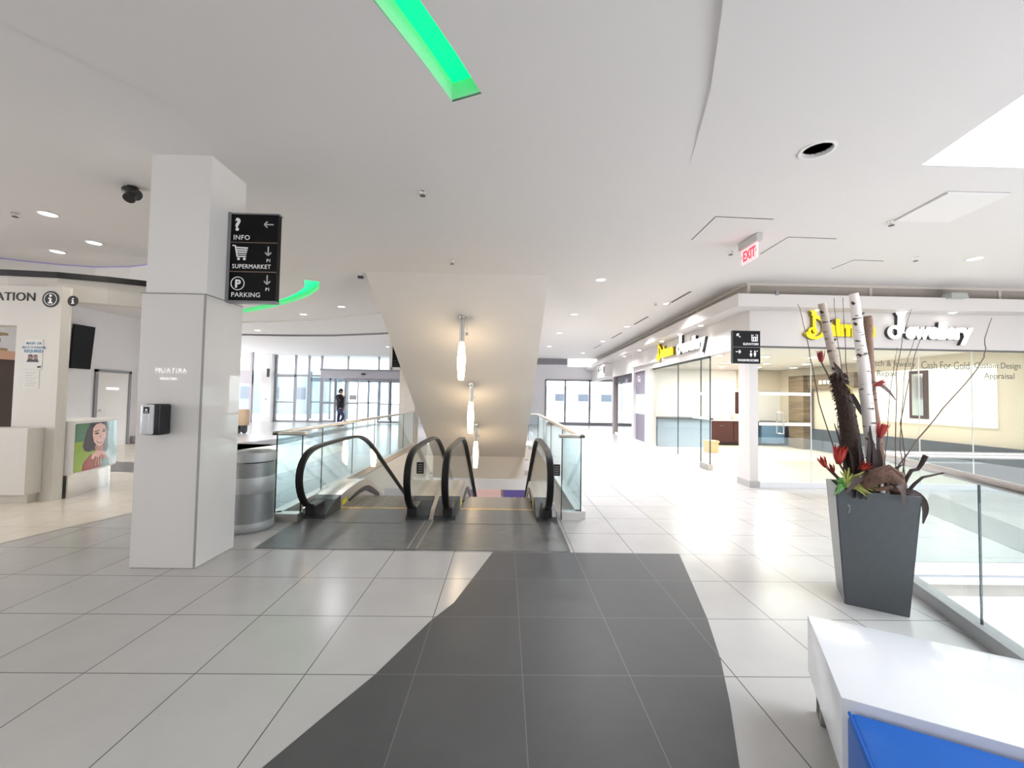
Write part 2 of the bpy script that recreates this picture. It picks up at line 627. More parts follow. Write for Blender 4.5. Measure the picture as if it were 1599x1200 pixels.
inlay([(-2.47, 4.15), (.69, 4.145), (.69, 5.62), (-2.53, 5.62)], MATF, 'dark entry mat in front of the escalators', .005)
inlay([(-5.2, 2.6), (-5.006, 4.2), (-4.951, 4.43), (-4.889, 4.68), (-4.796, 4.94), (-4.716, 5.26), (-4.5, 6.3), (-4.3, 8.2), (-4.6, 12.5), (-11, 12.6), (-11, 2.0)],
      CREAMT, 'cream glossy floor around the information kiosk')
inlay([(-7.25, 11.0), (-6.8, 12.66), (-6.83, 14.65), (-6.78, 18.8), (-6.6, 21.5), (-7.08, 22.4), (-7.6, 18.3), (-7.68, 14.3), (-8.2, 12.7)],
      DARKT, 'dark tile lane leading toward the entrance doors')
inlay([(-9.2, 7.95), (-7.05, 7.95), (-7.6, 9.05), (-9.6, 9.05)], MATF, 'dark floor mat behind the information kiosk', .006)
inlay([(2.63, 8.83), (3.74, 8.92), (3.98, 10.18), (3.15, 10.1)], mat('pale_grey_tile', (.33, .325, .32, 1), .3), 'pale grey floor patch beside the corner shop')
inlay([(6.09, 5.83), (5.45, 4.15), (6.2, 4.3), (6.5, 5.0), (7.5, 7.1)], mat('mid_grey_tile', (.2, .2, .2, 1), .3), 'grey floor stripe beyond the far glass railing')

for i, xx in enumerate((-.955, -.865)):
    struct(MB().box(xx - .012, xx + .012, 4.16, 5.13, .004, .009).build('trim_%d' % (10 + i), mat('dull_metal_strip', (.30, .29, .27, 1), .4, .5)), ('left' if i == 0 else 'right') + ' thin metal strip across the dark entry mat', 'floor trim')
# slab edges of the two openings, lower level
b = MB()
b.prism([(3.66, 3.98), (13, 3.98), (13, 4.2), (3.66, 4.2)], -.21, -.002)
b.prism([(3.16, 2.45), (3.5, 3.36), (3.66, 3.98), (3.4, 4.0), (3.3, 3.4), (2.95, 2.5), (1.6, -3), (1.75, -3)], -.21, -.002)
struct(b.build('trim_1', WHITE), 'white slab edge around the floor opening', 'slab edge')
b = MB().box(3.7, 13, 3.965, 3.98, -.135, -.12)
struct(b.build('trim_2', ALU), 'thin grey line along the far slab edge', 'trim')
b = MB().box(3.3, 13, 4.02, 4.6, -.345, -.211)
struct(b.build('ceiling', BRONZE), 'grey lower storey bulkhead under the far slab edge', 'bulkhead')
struct(MB().box(6, 18, 7.5, 20, -4.59, -4.58).build('floor', mat('pale_blue_stone_lit', (.80, .85, .90, 1), .35, noise=.03)), 'pale bluish lower floor area, lightened to look lit under the slab', 'floor')  # paler copy of the lower floor, brightness put into its colour
struct(MB().sheet([(-8, -4), (18, -4), (18, 32), (-8, 32)], [], -4.6).build('floor', LOWF), 'pale floor of the lower storey seen through the opening', 'floor')
b = MB()
b.prism_x([(5.62, -.03), (14.5, -.03), (14.5, -4.6), (5.62, -4.6)], -2.76, -2.72)
struct(b.build('wall_left', SOFFIT), 'cream side wall of the escalator shaft, railing side left', 'wall')
b = MB()
b.prism_x([(5.62, -.03), (14.5, -.03), (14.5, -4.6), (5.62, -4.6)], .98, 1.02)
struct(b.build('wall_right', SOFFIT), 'cream side wall of the escalator shaft, railing side right', 'wall')
b = MB()
b.box(-2.72, .98, 16, 16.3, -2.05, -.9)
b.box(-2.72, .98, 15, 16.0, -1.34, -1.3)
struct(b.build('trim_3', SOFFIT), 'cream beam across the foot of the escalator shaft', 'beam')
struct(MB().box(-8, 6, 21, 21.2, -4.6, -.9).build('wall_back', mat('warm_lower_wall', (.60, .54, .46, 1), .6)), 'cream lower storey wall at the foot of the shaft', 'wall')
tag(MB().box(-1.9, -.12, 20.7, 20.97, -4.5, -2.5).build('shop_banner', mat('dusty_pink_panel', (.34, .22, .20, 1), .6)), 'pinkish shop panel on the lower storey beyond the escalators', 'panel', 'lower storey shop panels')
tag(MB().box(0, 1.25, 20.7, 20.97, -4.5, -2.5).build('shop_banner', mat('violet_banner', lin(60, 48, 105), .5)), 'violet shop panel on the lower storey beyond the escalators', 'panel', 'lower storey shop panels')

# ------------------------------------------------------------------ ceiling
def off_path(path, w):
    L, R = strip(path, w, 0, None)
    return L + R[::-1]
G1 = [(-1.35, .55), (-1.02, 1.25), (-.79, 1.75), (-.607, 2.156), (-.45, 2.5), (-.31, 2.84)]
G2 = [(-3.7, 7.72), (-3.95, 8.25), (-4.35, 8.75), (-4.8, 9.2), (-5.3, 9.62), (-6.0, 10.15), (-6.75, 10.65), (-7.6, 11.1)]
g1, g2 = off_path(G1, .235), off_path(G2, .26)
CAN = (2.59, 3.31)
SKY = [(3.708, 3.53), (8.2, 3.53), (8.2, -.4), (2.85, -.4), (3.548, 2.684)]
hc = [(CAN[0] + .115 * cos(2 * pi * k / 20), CAN[1] + .115 * sin(2 * pi * k / 20)) for k in range(20)]
ce = MB().sheet([(-16, -8), (13, -8), (13, 24.6), (-16, 24.6)], [g1, g2, hc, SKY], H, flip=True)
struct(ce.build('ceiling', CEIL), 'smooth white mall ceiling', 'ceiling')
# shallow stepped ceiling fields, each edge fading out where it meets the plane
mid = MB().sheet([(-1.8, 4.6), (-1.964, 4.067), (-2.216, 3.532), (-2.551, 2.94), (-2.955, 2.332), (-3.5, 1.7), (-4.4, .9), (-6, 0), (2.3, 0), (2.3, 4.6)], [g1], H, flip=True)
for v in mid.bm.verts:
    v.co.z = H - .001 - .012 * max(4.6 - v.co.y, 0)
struct(mid.build('ceiling', CEIL), 'gently lowered middle ceiling field around the nearest green cove', 'ceiling')
RC = [(1.716, 3.863), (1.55, 3.3), (1.357, 2.666), (1.129, 2.096), (.86, 1.5), (.5, .8), (0, 0)]
low = MB().sheet(RC + [(2.75, 0), (3.2, 2.3), (3.45, 3.6), (3.4, 3.863)], [hc], H, flip=True)
zr = lambda y: H - .002 - .042 * max(3.863 - y, 0)
for v in low.bm.verts:
    v.co.z = zr(v.co.y)
for (xa, ya), (xb, yb) in zip(RC, RC[1:]):
    low.face([(xa, ya, zr(ya)), (xb, yb, zr(yb)), (xb, yb, H), (xa, ya, H)])
struct(low.build('ceiling', CEIL), 'lowered ceiling field beside the skylight', 'ceiling')

for pts, path, wdt, nm in ((g1, G1, .235, 'green light cove in the ceiling overhead, nearest the camera'), (g2, G2, .26, 'curved green light cove in the ceiling beyond the pillar')):
    r = thing('cove_light', nm, 'cove light', (path[-1][0], path[-1][1], H), group='green ceiling coves')
    L, R = strip(path, wdt + .01, 0, None)
    b = MB()
    zb = H - (.003 if path is G2 else .052)
    ribwall(b, L, H - .003 if path is G2 else H - .02, H + .13, .012)
    ribwall(b, R, H - .003 if path is G2 else H - .02, H + .13, .012)
    for k in (0, -1):
        d = Vector(R[k]) - Vector(L[k])
        n = Vector((-d.y, d.x)).normalized() * .01
        b.prism([tuple(Vector(L[k])), tuple(Vector(R[k])), tuple(Vector(R[k]) + n), tuple(Vector(L[k]) + n)], H - .003, H + .13)
    b.build('reveal', GREENP, r)
    b = MB()
    for i in range(len(path) - 1):
        b.prism([L[i], L[i + 1], R[i + 1], R[i]], H + .12, H + .13)
    b.build('diffuser', GREEN, r)

# skylight shaft
b = MB()
for i in range(len(SKY)):
    p, q = Vector(SKY[i]), Vector(SKY[(i + 1) % len(SKY)])
    d = (q - p).normalized()
    n = Vector((-d.y, d.x)) * .05
    b.prism([tuple(p), tuple(q), tuple(q + n), tuple(p + n)], H + .003, H + .3)
sky = thing('window_1', 'white framed skylight opening over the floor void', 'skylight', (5, 2, H), kind='structure')
b.build('frame', WHITE, sky)
MB().sheet(SKY, [], H + .28).build('pane', FROST, sky)

# thin seams: access panels in the ceiling
def seam(path, label, w=.012):
    b = MB()
    ribwall(b, path, H - .004, H, w)
    return b
SEAM = mat('seam_shadow_gap', (.12, .11, .10, 1), .8)
panels = [([(2.46, 5.34), (2.42, 4.64), (3.12, 4.67)], 'ceiling access panel nearest the green coves, left of the exit sign'),
          ([(3.68, 5.8), (3.65, 5.17), (4.3, 5.19)], 'ceiling access panel right of the exit sign'),
          ([(5.2, 6.37), (5.2, 5.95), (5.66, 5.97)], 'small ceiling access panel above the corner shop sign')]
for path, lb in panels:
    a, c, e = [Vector(p) for p in path]
    r = thing('access_panel', lb, 'access panel', (*c, H), group='ceiling access panels')
    seam(path, lb).build('seam', SEAM, r)
    pp = [tuple(a), tuple(c), tuple(e), tuple(a + (e - c))]
    MB().prism(pp, H - .0035, H - .0005).build('panel', CEIL, r)
r = thing('access_panel', 'pale raised ceiling hatch just beyond the skylight', 'access panel', (4.44, 3.97, H), group='ceiling access panels')
MB().prism([(4.513, 4.6), (4.437, 3.97), (5.06, 3.965), (5.14, 4.6)], H - .02, H).build('panel', WHITE, r)
seam([(4.513, 4.62), (4.42, 3.955), (5.06, 3.95)], '', .006).build('seam', mat('faint_seam', (.42, .41, .40, 1), .8), r)

# curved ceiling break lines near the entrance
b = MB()
ribwall(b, [(-9.9, 14.96), (-7.94, 14.91), (-6.22, 14.69), (-4.23, 14.0), (-3.2, 13.5)], H - .06, H, .05)
struct(b.build('trim_4', mat('grey_slot', (.25, .25, .27, 1), .6)), 'dark slot line curving across the ceiling by the entrance', 'ceiling trim')
b = MB()
ribwall(b, [(-9.5, 12.5), (-7.85, 12.39), (-5.34, 11.72), (-3.3, 10.55), (-2.5, 9.9)], H - .03, H, .03)
struct(b.build('trim_5', CEIL), 'shallow curved ceiling step beyond the green cove', 'ceiling trim')
# linear air slots along the shops
for i, (x, y, w) in enumerate([(3.62, 7.9, 1.1), (3.66, 10.4, 1.1), (3.72, 13.0, 1.2), (3.75, 16.0, 1.2)]):
    r = MB().box(x - .025, x + .025, y, y + w, H - .006, H).build('air_slot', BLACK)
    tag(r, ['long black air slot in the ceiling, nearest the shop corner', 'second black air slot from the shop corner', 'third black air slot from the shop corner', 'farthest black air slot along the shopfronts'][i], 'air slot', 'ceiling air slots')

# ------------------------------------------------------------------ sloping soffit over the escalators
b = MB()
b.prism_x([(7.06, H - .001), (14.4, -.535), (14.4, -1.3), (15.0, -1.3), (15.0, H - .001)], -2.47, .73)
struct(b.build('ceiling', SOFFIT), 'cream sloping soffit descending over the escalators', 'soffit')

# ------------------------------------------------------------------ walls round the hall
b = MB()
b.box(-11.2, -11.0, 8.2, 12.7, 0, H)
b.box(-11.0, -10.2, 12.7, 12.9, 0, H)
struct(b.build('wall_left', LILAC), 'pale lilac wall behind the information kiosk', 'wall')
struct(MB().box(-16.2, -16, 8, 12.9, 0, H).build('wall_left', WHITE), 'white outer wall at far left', 'wall')
struct(MB().box(13, 13.2, -8, 24.6, 0, H).build('wall_right', WHITE), 'white outer wall at far right', 'wall')
b = MB()
b.box(-5.55, 2.385, 24.0, 24.2, 0, H)
b.box(2.385, 8, 24.0, 24.2, 2.66, H)
struct(b.build('wall_back', LILAC), 'pale end wall above the far corridor windows', 'wall')
struct(MB().box(-3.25, -2.76, 12.6, 13.1, 0, H).build('wall_pillar', STONE), 'beige stone pillar at the far end of the left railing', 'pillar')

struct(MB().box(-8.8, 13, -8.2, -8, 0, H).build('wall_rear', WHITE), 'white hall wall behind the viewer', 'wall')
# rear shop front behind the camera with its white name letters (mirrored in the glossy pillar)
struct(MB().box(-16, -8.8, -6.4, -6.2, 0, H).build('wall_rear', mat('taupe_wall', (.42, .39, .36, 1), .6)), 'taupe shop wall behind the viewer', 'wall')
r = thing('shop_sign', 'white lit shop name on the taupe wall behind the viewer', 'sign', (-11, -6.19, 2.2))
WL2 = mat('white_lit_sign', (.9, .9, .9, 1), .4, emit=(1, 1, 1, 1), estr=7)
text('lettering', 'ARITAUM', .25, WL2, (-10.45, -6.19, 2.16), (-1, 0, 0), (0, 0, 1), r, .01, bold=-.004, sx=.88, space=1.12)
text('lettering', 'ARITAUM', .13, WL2, (-10.75, -6.19, 1.93), (-1, 0, 0), (0, 0, 1), r, .01)

# ------------------------------------------------------------------ pillar with sign and dispenser
p = thing('wall_pillar', 'square white pillar with glossy lower cladding, left foreground', 'pillar', (-2.97, 3.92, 0), kind='structure')
MB().box(-3.235, -2.70, 3.68, 4.17, 2.42, H).build('upper_shaft', WHITE, p)
MB().rbox(-3.26, -2.69, 3.665, 4.18, 0, 2.425, .006, 1).build('cladding', SHINY, p)
b = MB()
b.box(-2.706, -2.6865, 3.662, 3.668, 0, 2.42)
b.box(-3.262, -2.688, 3.663, 4.182, 2.424, 2.430)
b.build('corner_trim', mat('grey_trim', (.35, .34, .33, 1), .4), p)

d = thing('hand_sanitizer_dispenser', 'white and black hand sanitizer dispenser mounted on the glossy pillar', 'dispenser', (-3.02, 3.66, 1.18))
MB().rbox(-3.078, -2.945, 3.53, 3.664, 1.172, 1.44, .018, 3).build('housing', BLACK, d, smooth=40)
MB().rbox(-3.085, -2.985, 3.505, 3.56, 1.18, 1.435, .014, 3).build('cover', GLOSSW, d, smooth=40)
pl = MB().box(-3.055, -3.005, 3.5025, 3.506, 1.36, 1.415).build('label_plate', INK, d)
flat2d([disc2((.025, .03), .009), bar2((.012, .012), (.02, .012), .008), bar2((.028, .012), (.037, .012), .008)], LETW, 'symbol', (-3.055, 3.5025, 1.36), (1, 0, 0), (0, 0, 1), d, .001)
flat2d([disc2((.006, .0), .004, 8), disc2((.02, .0), .004, 8), disc2((.034, .0), .004, 8)], STEEL, 'indicator_dots', (-3.05, 3.5045, 1.335), (1, 0, 0), (0, 0, 1), d, .001)

YS = 3.93
s = thing('direction_sign', 'black blade sign for info, supermarket and parking on the pillar', 'sign', (-2.69, YS, 2.42), group='black direction signs')
x0, z0, x1, z1 = -2.685, 2.435, -2.225, 3.275
MB().box(x0 + .012, x1, YS, YS + .06, z0, z1).build('panel', SIGNB, s)
b = MB()
b.box(x0 - .01, x0 + .012, YS - .012, YS + .07, z0 - .02, z1 + .015)
b.box(x0, x1 + .008, YS - .006, YS + .066, z1, z1 + .012)
b.box(x0, x1 + .004, YS - .006, YS + .066, z0 - .02, z0)
b.build('frame', ALU, s)
for z in (z0 + .28, z0 + .565):
    MB().box(x0 + .012, x1, YS - .004, YS + .001, z - .004, z + .004).build('divider', mat('dull_bronze_line', (.25, .18, .14, 1), .4, .7), s)
X, Z, O = (1, 0, 0), (0, 0, 1), (x0, YS - .001, z0)
A = (x0 + .035, YS - .001)
text('lettering', '?', .165, LETW, (x0 + .045, YS - .001, z0 + .685), X, Z, s, .002, bold=.006)
text('lettering', 'INFO', .066, LETW, (*A, z0 + .592), X, Z, s, .002, space=1.08)
text('lettering', 'SUPERMARKET', .06, LETW, (*A, z0 + .312), X, Z, s, .002, sx=.88, space=1.08)
text('lettering', 'PARKING', .064, LETW, (*A, z0 + .035), X, Z, s, .002, space=1.06)
text('lettering', 'P', .105, LETW, (x0 + .095, YS - .001, z0 + .128), X, Z, s, .002, align='CENTER', bold=.004)
text('lettering', 'P1', .044, LETW, (x0 + .36, YS - .001, z0 + .378), X, Z, s, .002)
text('lettering', 'P1', .044, LETW, (x0 + .36, YS - .001, z0 + .098), X, Z, s, .002)
flat2d(ring2((.095, .165), .066, .007), LETW, 'symbol', O, X, Z, s)
for c_, d_ in (((.375, .745), (-1, 0)), ((.375, .488), (0, -1)), ((.375, .208), (0, -1))):
    flat2d(arrow(c_, d_, .042, .012), mat('sign_grey', (.55, .57, .57, 1), .5), 'arrow', O, X, Z, s)
cart = [bar2((.032, .535), (.065, .53), .012), bar2((.06, .53), (.082, .425), .012), bar2((.078, .427), (.165, .427), .011),
        bar2((.066, .515), (.18, .510), .014), bar2((.07, .492), (.176, .488), .013), bar2((.074, .470), (.171, .467), .013), bar2((.077, .449), (.166, .446), .008),
        disc2((.095, .404), .013), disc2((.15, .404), .013)]
flat2d(cart, LETW, 'cart_symbol', O, X, Z, s)

# ------------------------------------------------------------------ trash can
t = thing('trash_can', 'round perforated steel trash can tucked behind the pillar', 'trash can', (-2.9, 4.77, 0))
o3 = (-2.9, 4.77, 0)
PERF = dots_mat('perforated_steel')
SATIN = mat('satin_grey_steel', (.50, .52, .53, 1), .52, .7, noise=.04, nscale=12)
MB().lathe([(.225, .0), (.235, .01), (.245, .03), (.245, .07), (.24, .11)], 40, o3).build('base', SATIN, t, 40)
MB().lathe([(.24, .11), (.24, .43)], 40, o3, uv=True).build('perforated_band', PERF, t, 40)
MB().lathe([(.24, .43), (.242, .435), (.242, .605), (.24, .61)], 40, o3).build('body', SATIN, t, 40)
MB().lathe([(.24, .61), (.24, .775)], 40, o3, uv=True).build('perforated_band', PERF, t, 40)
MB().lathe([(.24, .775), (.246, .78), (.246, .855), (.238, .875), (.215, .88), (.15, .865), (.147, .80), (.01, .795)], 40, o3).build('lid', SATIN, t, 40)
b = MB()
b.tube([(-2.9 + .243 * cos(a), 4.77 + .243 * sin(a), .772) for a in [radians(x) for x in (-75, -60, -45, -30, -15, 0)]], .005, 6)
b.build('bag_edge', BLACK, t)

# ------------------------------------------------------------------ glass railings
def railing(label, pts, spacing, ztop=1.06, curb=.1, cw=.13, grp='glass railings', returns=(), postless=True, curbm=None):
    r = thing('glass_railing', label, 'railing', (*pts[0], 0), group=grp)
    for a, c, kind in [(pts[i], pts[i + 1], 'run') for i in range(len(pts) - 1)]:
        a, c = Vector(a), Vector(c)
        d = (c - a)
        n = max(1, round(d.length / spacing))
        q = Vector((-d.y, d.x)).normalized()
        b = MB()
        b.prism([tuple(a - q * cw / 2), tuple(c - q * cw / 2), tuple(c + q * cw / 2), tuple(a + q * cw / 2)], 0, curb)
        b.build('curb', curbm or CHAMP, r)
        for k in range(n):
            p0, p1 = a + d * (k / n), a + d * ((k + 1) / n)
            g = d.normalized() * .006
            MB().prism([tuple(p0 + g - q * .006), tuple(p1 - g - q * .006), tuple(p1 - g + q * .006), tuple(p0 + g + q * .006)], curb - .03, ztop - .02).build('glass_panel', GLASSR, r)
        for k in range(n + 1):
            p0 = a + d * (k / n)
            u = d.normalized() * .005
            MB().prism([tuple(p0 - u - q * .007), tuple(p0 + u - q * .007), tuple(p0 + u + q * .007), tuple(p0 - u + q * .007)], curb, ztop - .02).build('panel_edge', GLASSE, r)
    b = MB()
    pp = [Vector((*p_, ztop)) for p_ in pts]
    for i in range(len(pp) - 1):
        d = (pp[i + 1] - pp[i]).normalized()
        q = Vector((-d.y, d.x, 0)) * .045
        v = Vector((0, 0, .022))
        ex = d * .045
        a, c = pp[i] - ex, pp[i + 1] + ex
        before = set(b.bm.verts)
        b.hexa([a - q - v, c - q - v, c + q - v, a + q - v], [a - q + v, c - q + v, c + q + v, a + q + v])
        bmesh.ops.bevel(b.bm, geom=[e_ for e_ in b.bm.edges if e_.verts[0] not in before], offset=.014, segments=3, affect='EDGES', profile=.5)
    b.build('top_rail', CHAMP, r, 40)
    return r
railing('long glass railing left of the escalators with pale metal top rail', [(-2.47, 5.06), (-2.78, 5.06), (-2.78, 12.55)], 1.25)
railing('glass railing right of the escalators with pale metal top rail', [(.75, 5.28), (1.0, 5.28), (1.0, 12.2), (.72, 12.2)], 1.7, curbm=mat('pale_stone_curb', (.6, .58, .56, 1), .5))
STEELR = mat('round_rail_steel', (.60, .57, .55, 1), .3, .9, noise=.03)
def round_rail(label, pts, spacing, flipside=False):
    r = thing('glass_railing', label, 'railing', (*pts[0], 0), group='glass railings at the floor opening')
    for i in range(len(pts) - 1):
        a, c = Vector(pts[i]), Vector(pts[i + 1])
        d = c - a
        n = max(1, round(d.length / spacing))
        q = Vector((-d.y, d.x)).normalized()
        if not flipside:
            MB().prism([tuple(a - q * .05), tuple(c - q * .05), tuple(c + q * .05), tuple(a + q * .05)], 0, .1).build('curb', mat('grey_metal_curb', (.36, .36, .36, 1), .4, .4), r)
        z0_ = .09 if not flipside else -.1
        for k in range(n):
            p0, p1 = a + d * (k / n), a + d * ((k + 1) / n)
            g = d.normalized() * .006
            MB().prism([tuple(p0 + g - q * .006), tuple(p1 - g - q * .006), tuple(p1 - g + q * .006), tuple(p0 + g + q * .006)], z0_, 1.02).build('glass_panel', GLASSM, r)
        for k in range(n + 1):
            p0 = a + d * (k / n)
            u = d.normalized() * .004
            MB().prism([tuple(p0 - u - q * .006), tuple(p0 + u - q * .006), tuple(p0 + u + q * .006), tuple(p0 - u + q * .006)], z0_, 1.02).build('panel_edge', GLASSE, r)
    MB().tube([(*p_, 1.05) for p_ in pts], .034, 16).build('top_rail', STEELR, r, 60)
    return r
round_rail('glass railing with round steel rail behind the planter, near side of opening', [(2.06, -.3), (3.18, 2.69), (3.62, 3.88)], 1.7)
round_rail('glass railing with white round rail on the far side of the opening', [(3.75, 3.99), (10.0, 3.99)], 1.42, True)

# ------------------------------------------------------------------ escalators
SL = math.tan(radians(29.5))
def hand_path():
    p = [(5.32, .165), (5.12, .165), (4.97, .215), (4.86, .32), (4.79, .45), (4.77, .58), (4.80, .70), (4.89, .80), (5.03, .865), (5.25, .892), (5.9, .9), (6.45, .895), (6.75, .865), (7.05, .78), (7.35, .65)]
    while p[-1][1] > -3.9:
        p.append((p[-1][0] + 1.0, p[-1][1] - SL))
    return p
HP = hand_path()
def smoothp(p, it=2):
    for _ in range(it):
        q = [p[0]]
        for a, c in zip(p, p[1:]):
            q += [(a[0] * .75 + c[0] * .25, a[1] * .75 + c[1] * .25), (a[0] * .25 + c[0] * .75, a[1] * .25 + c[1] * .75)]
        p = q + [p[-1]]
    return p
HPS = smoothp(HP, 1)
def belt(x, w=.04, th=.018):
    b = MB()
    rings = []
    for i, (y, z) in enumerate(HPS):
        a, c = Vector(HPS[max(i - 1, 0)]), Vector(HPS[min(i + 1, len(HPS) - 1)])
        d = (c - a).normalized()
        n = Vector((-d.y, d.x))
        ring = []
        for u, v in ((-w, -th), (-w * 1.05, 0), (-w * .8, th), (w * .8, th), (w * 1.05, 0), (w, -th)):
            ring.append(b.bm.verts.new((x + u, y + n.x * v, z + n.y * v)))
        rings.append(ring)
    for r0, r1 in zip(rings, rings[1:]):
        for k in range(6):
            b.bm.faces.new((r0[k], r0[(k + 1) % 6], r1[(k + 1) % 6], r1[k]))
    b.bm.faces.new(rings[0]); b.bm.faces.new(rings[-1][::-1])
    bmesh.ops.recalc_face_normals(b.bm, faces=b.bm.faces)
    return b
DECK = [(5.16, .0), (5.3, .09), (5.48, .165), (5.8, .205), (6.27, .235), (6.6, .215), (6.88, .12), (7.25, -.08)]
DECKE = (14.2, -.08 - SL * (14.2 - 7.25))
def balustrade(par, xh, xa, xb, inner, yoff=0):
    """xh handrail, xa..xb deck width, inner = x of the step side"""
    belt(xh).build('handrail', RUBBER, par, 50)
    gl = [(y, z - .015) for y, z in HPS[2:] if z > -3.2]
    prof = gl + [(gl[-1][0], gl[-1][1] - .6)] + [(y, z - .02) for y, z in DECK[::-1] if y > 5.3]
    pf = []
    for q in prof:
        pf.append(q)
    b = MB()
    vs = [Vector((0, y, z)) for y, z in pf]
    tri = tessellate_polygon([vs])
    for sx in (-.006, .006):
        vv = [b.bm.verts.new((xh + sx, v.y, v.z)) for v in vs]
        for t_ in tri:
            b.bm.faces.new([vv[i] for i in t_])
    b.build('glass_panel', GLASSM, par)
    # deck
    lo = [(DECKE[0], DECKE[1] - .35), (7.1, -.45), (5.62, -.2), (5.62, 0)]
    b = MB()
    b.prism_x([(5.62, 0), (5.62, .185)] + smoothp(DECK[3:] + [(7.7, -.08 - SL * .45)]) + [DECKE, lo[0], lo[1], (5.62, -.2)], xa, xb)
    b.build('deck', CHAMP, par)
    b = MB()
    b.prism_x([(5.13, 0), (5.16, .055), (5.3, .1), (5.48, .165), (5.62, .188), (5.62, 0)], xa + .006, xb - .006)
    b.build('newel_base', BOOT, par)
    b = MB()
    b.rbox(xh - .06, xh + .06, 5.06, 5.36, .06, .19, .015)
    b.build('handrail_inlet', BLACK, par)
    sgn = 1 if inner > xh else -1
    b = MB()
    b.prism_x(smoothp([(5.9, .06), (6.3, .115), (6.65, .11), (6.95, .0), (7.3, -.18)]) + smoothp([(7.3, -.25), (6.9, -.08), (6.6, .035), (6.3, .05), (5.9, .03)]), inner, inner + sgn * .014)
    b.build('skirt_brush', BLACK, par)
    b = MB()
    b.prism_x([(5.66, .035), (5.82, .055), (5.82, .115), (5.66, .095)], inner, inner + sgn * .004)
    b.build('yellow_marker', YELLOWP, par)
    return par
def escalator(label, xl, xr, cx0, cx1):
    e = thing('escalator', label, 'escalator', ((cx0 + cx1) / 2, 5.13, 0), group='pair of down escalators')
    (h0, a0, b0), (h1, a1, b1) = xl, xr
    balustrade(e, h0, a0, b0, b0)
    balustrade(e, h1, a1, b1, a1)
    MB().box(cx0, cx1, 5.0, 5.64, -.12, .008).build('landing_plate', MATF, e)
    b = MB()
    for k in range(30):
        x = cx0 + (cx1 - cx0) * (k + .5) / 30
        b.box(x - .01, x + .01, 5.64, 5.70, -.02, .006)
    b.box(cx0, cx1, 5.625, 5.645, -.1, .010)
    b.build('comb_plate', mat('brass_comb', (.75, .55, .22, 1), .35, .8), e)
    STEPM = mat('step_metal', (.30, .27, .235, 1), .42, .4, noise=.15, nscale=40)
    y = 5.65
    for k, (yy, z) in enumerate([(5.65, -.005), (6.05, -.012)] + [(6.45 + .4 * i, -.012 - .225 * (i + 1) + .0) for i in range(19)]):
        b = MB()
        b.box(cx0 + .01, cx1 - .01, yy, yy + .4, z - .24, z - .01)
        for j in range(24):
            x = cx0 + .02 + (cx1 - cx0 - .04) * (j + .5) / 24
            b.box(x - .007, x + .007, yy, yy + .4, z - .01, z)
        b.build('step', STEPM, e)
    return e
LB = (-2.36, -2.53, -2.2)
escalator('left of the two escalators going down, black handrails', LB, (-1.12, -1.216, -.93), -2.2, -1.216)
escalator('right of the two escalators going down, under the pendant lamps', (-.68, -.87, -.585), (.55, .417, .688), -.585, .417)
b = MB()
b.prism_x([(5.15, 0), (5.3, .09), (5.62, .18), (6.4, .22), (6.9, .1), (7.25, -.08), DECKE, (DECKE[0], DECKE[1] - .3), (7.1, -.4), (5.15, -.1)], -.928, -.872)
tag(b.build('cover_strip', CHAMP), 'steel cover strip between the two escalators', 'cover strip')
for x, y, lb in ((-1.05, 5.02, 'black notice tag on the middle handrail of the left escalator'), (.615, 5.0, 'black notice tag on the outer handrail of the right escalator')):
    r = thing('notice_tag', lb, 'tag', (x, y, .6), group='escalator notice tags')
    MB().box(x - .012, x + .075, y, y + .008, .60, .74).build('plate', BLACK, r)
    b = MB()
    for k in range(4):
        b.box(x + .005, x + .06, y - .002, y, .62 + .028 * k, .632 + .028 * k)
    b.build('print_lines', mat('dim_print', (.25, .22, .2, 1), .5), r)

# ------------------------------------------------------------------ pendant lamps on the soffit
def soff(y):
    return H - .577 * (y - 7.06)
for i, (x, y, za, zb, zc) in enumerate([(-.875, 8.06, 2.64, 2.62, 1.88), (-.85, 10.23, 1.44, 1.42, .64), (-.845, 12.24, .23, .215, -.565)]):
    zt = soff(y)
    lb = ['topmost tube pendant lamp hanging from the sloping soffit', 'middle tube pendant lamp hanging from the sloping soffit', 'lowest tube pendant lamp, half hidden in the escalator shaft'][i]
    r = thing('pendant_lamp', lb, 'lamp', (x, y, zt), group='tube pendant lamps')
    MB().lathe([(.075, .05), (.085, .02), (.08, -.03), (.045, -.05)], 20, (x, y, zt)).build('canopy', STEEL, r, 40)
    MB().lathe([(.048, 0), (.048, zt - .04 - za)], 20, (x, y, za)).build('stem', STEEL, r, 40)
    h = zb - zc
    MB().lathe([(.052, 0), (.066, h * .15), (.082, h * .45), (.08, h * .6), (.062, h * .88), (.048, h)], 20, (x, y, zc)).build('shade', TUBE, r, 60)
    b = MB().tube([(x + .1, y, zt - .3), (x + .1, y, zt - .36)], .03, 10)
    b.tube([(x + .1, y, zt - .06), (x + .1, y, zt - .3)], .005, 6)
    b.build('spray_nozzle', STEEL, r)

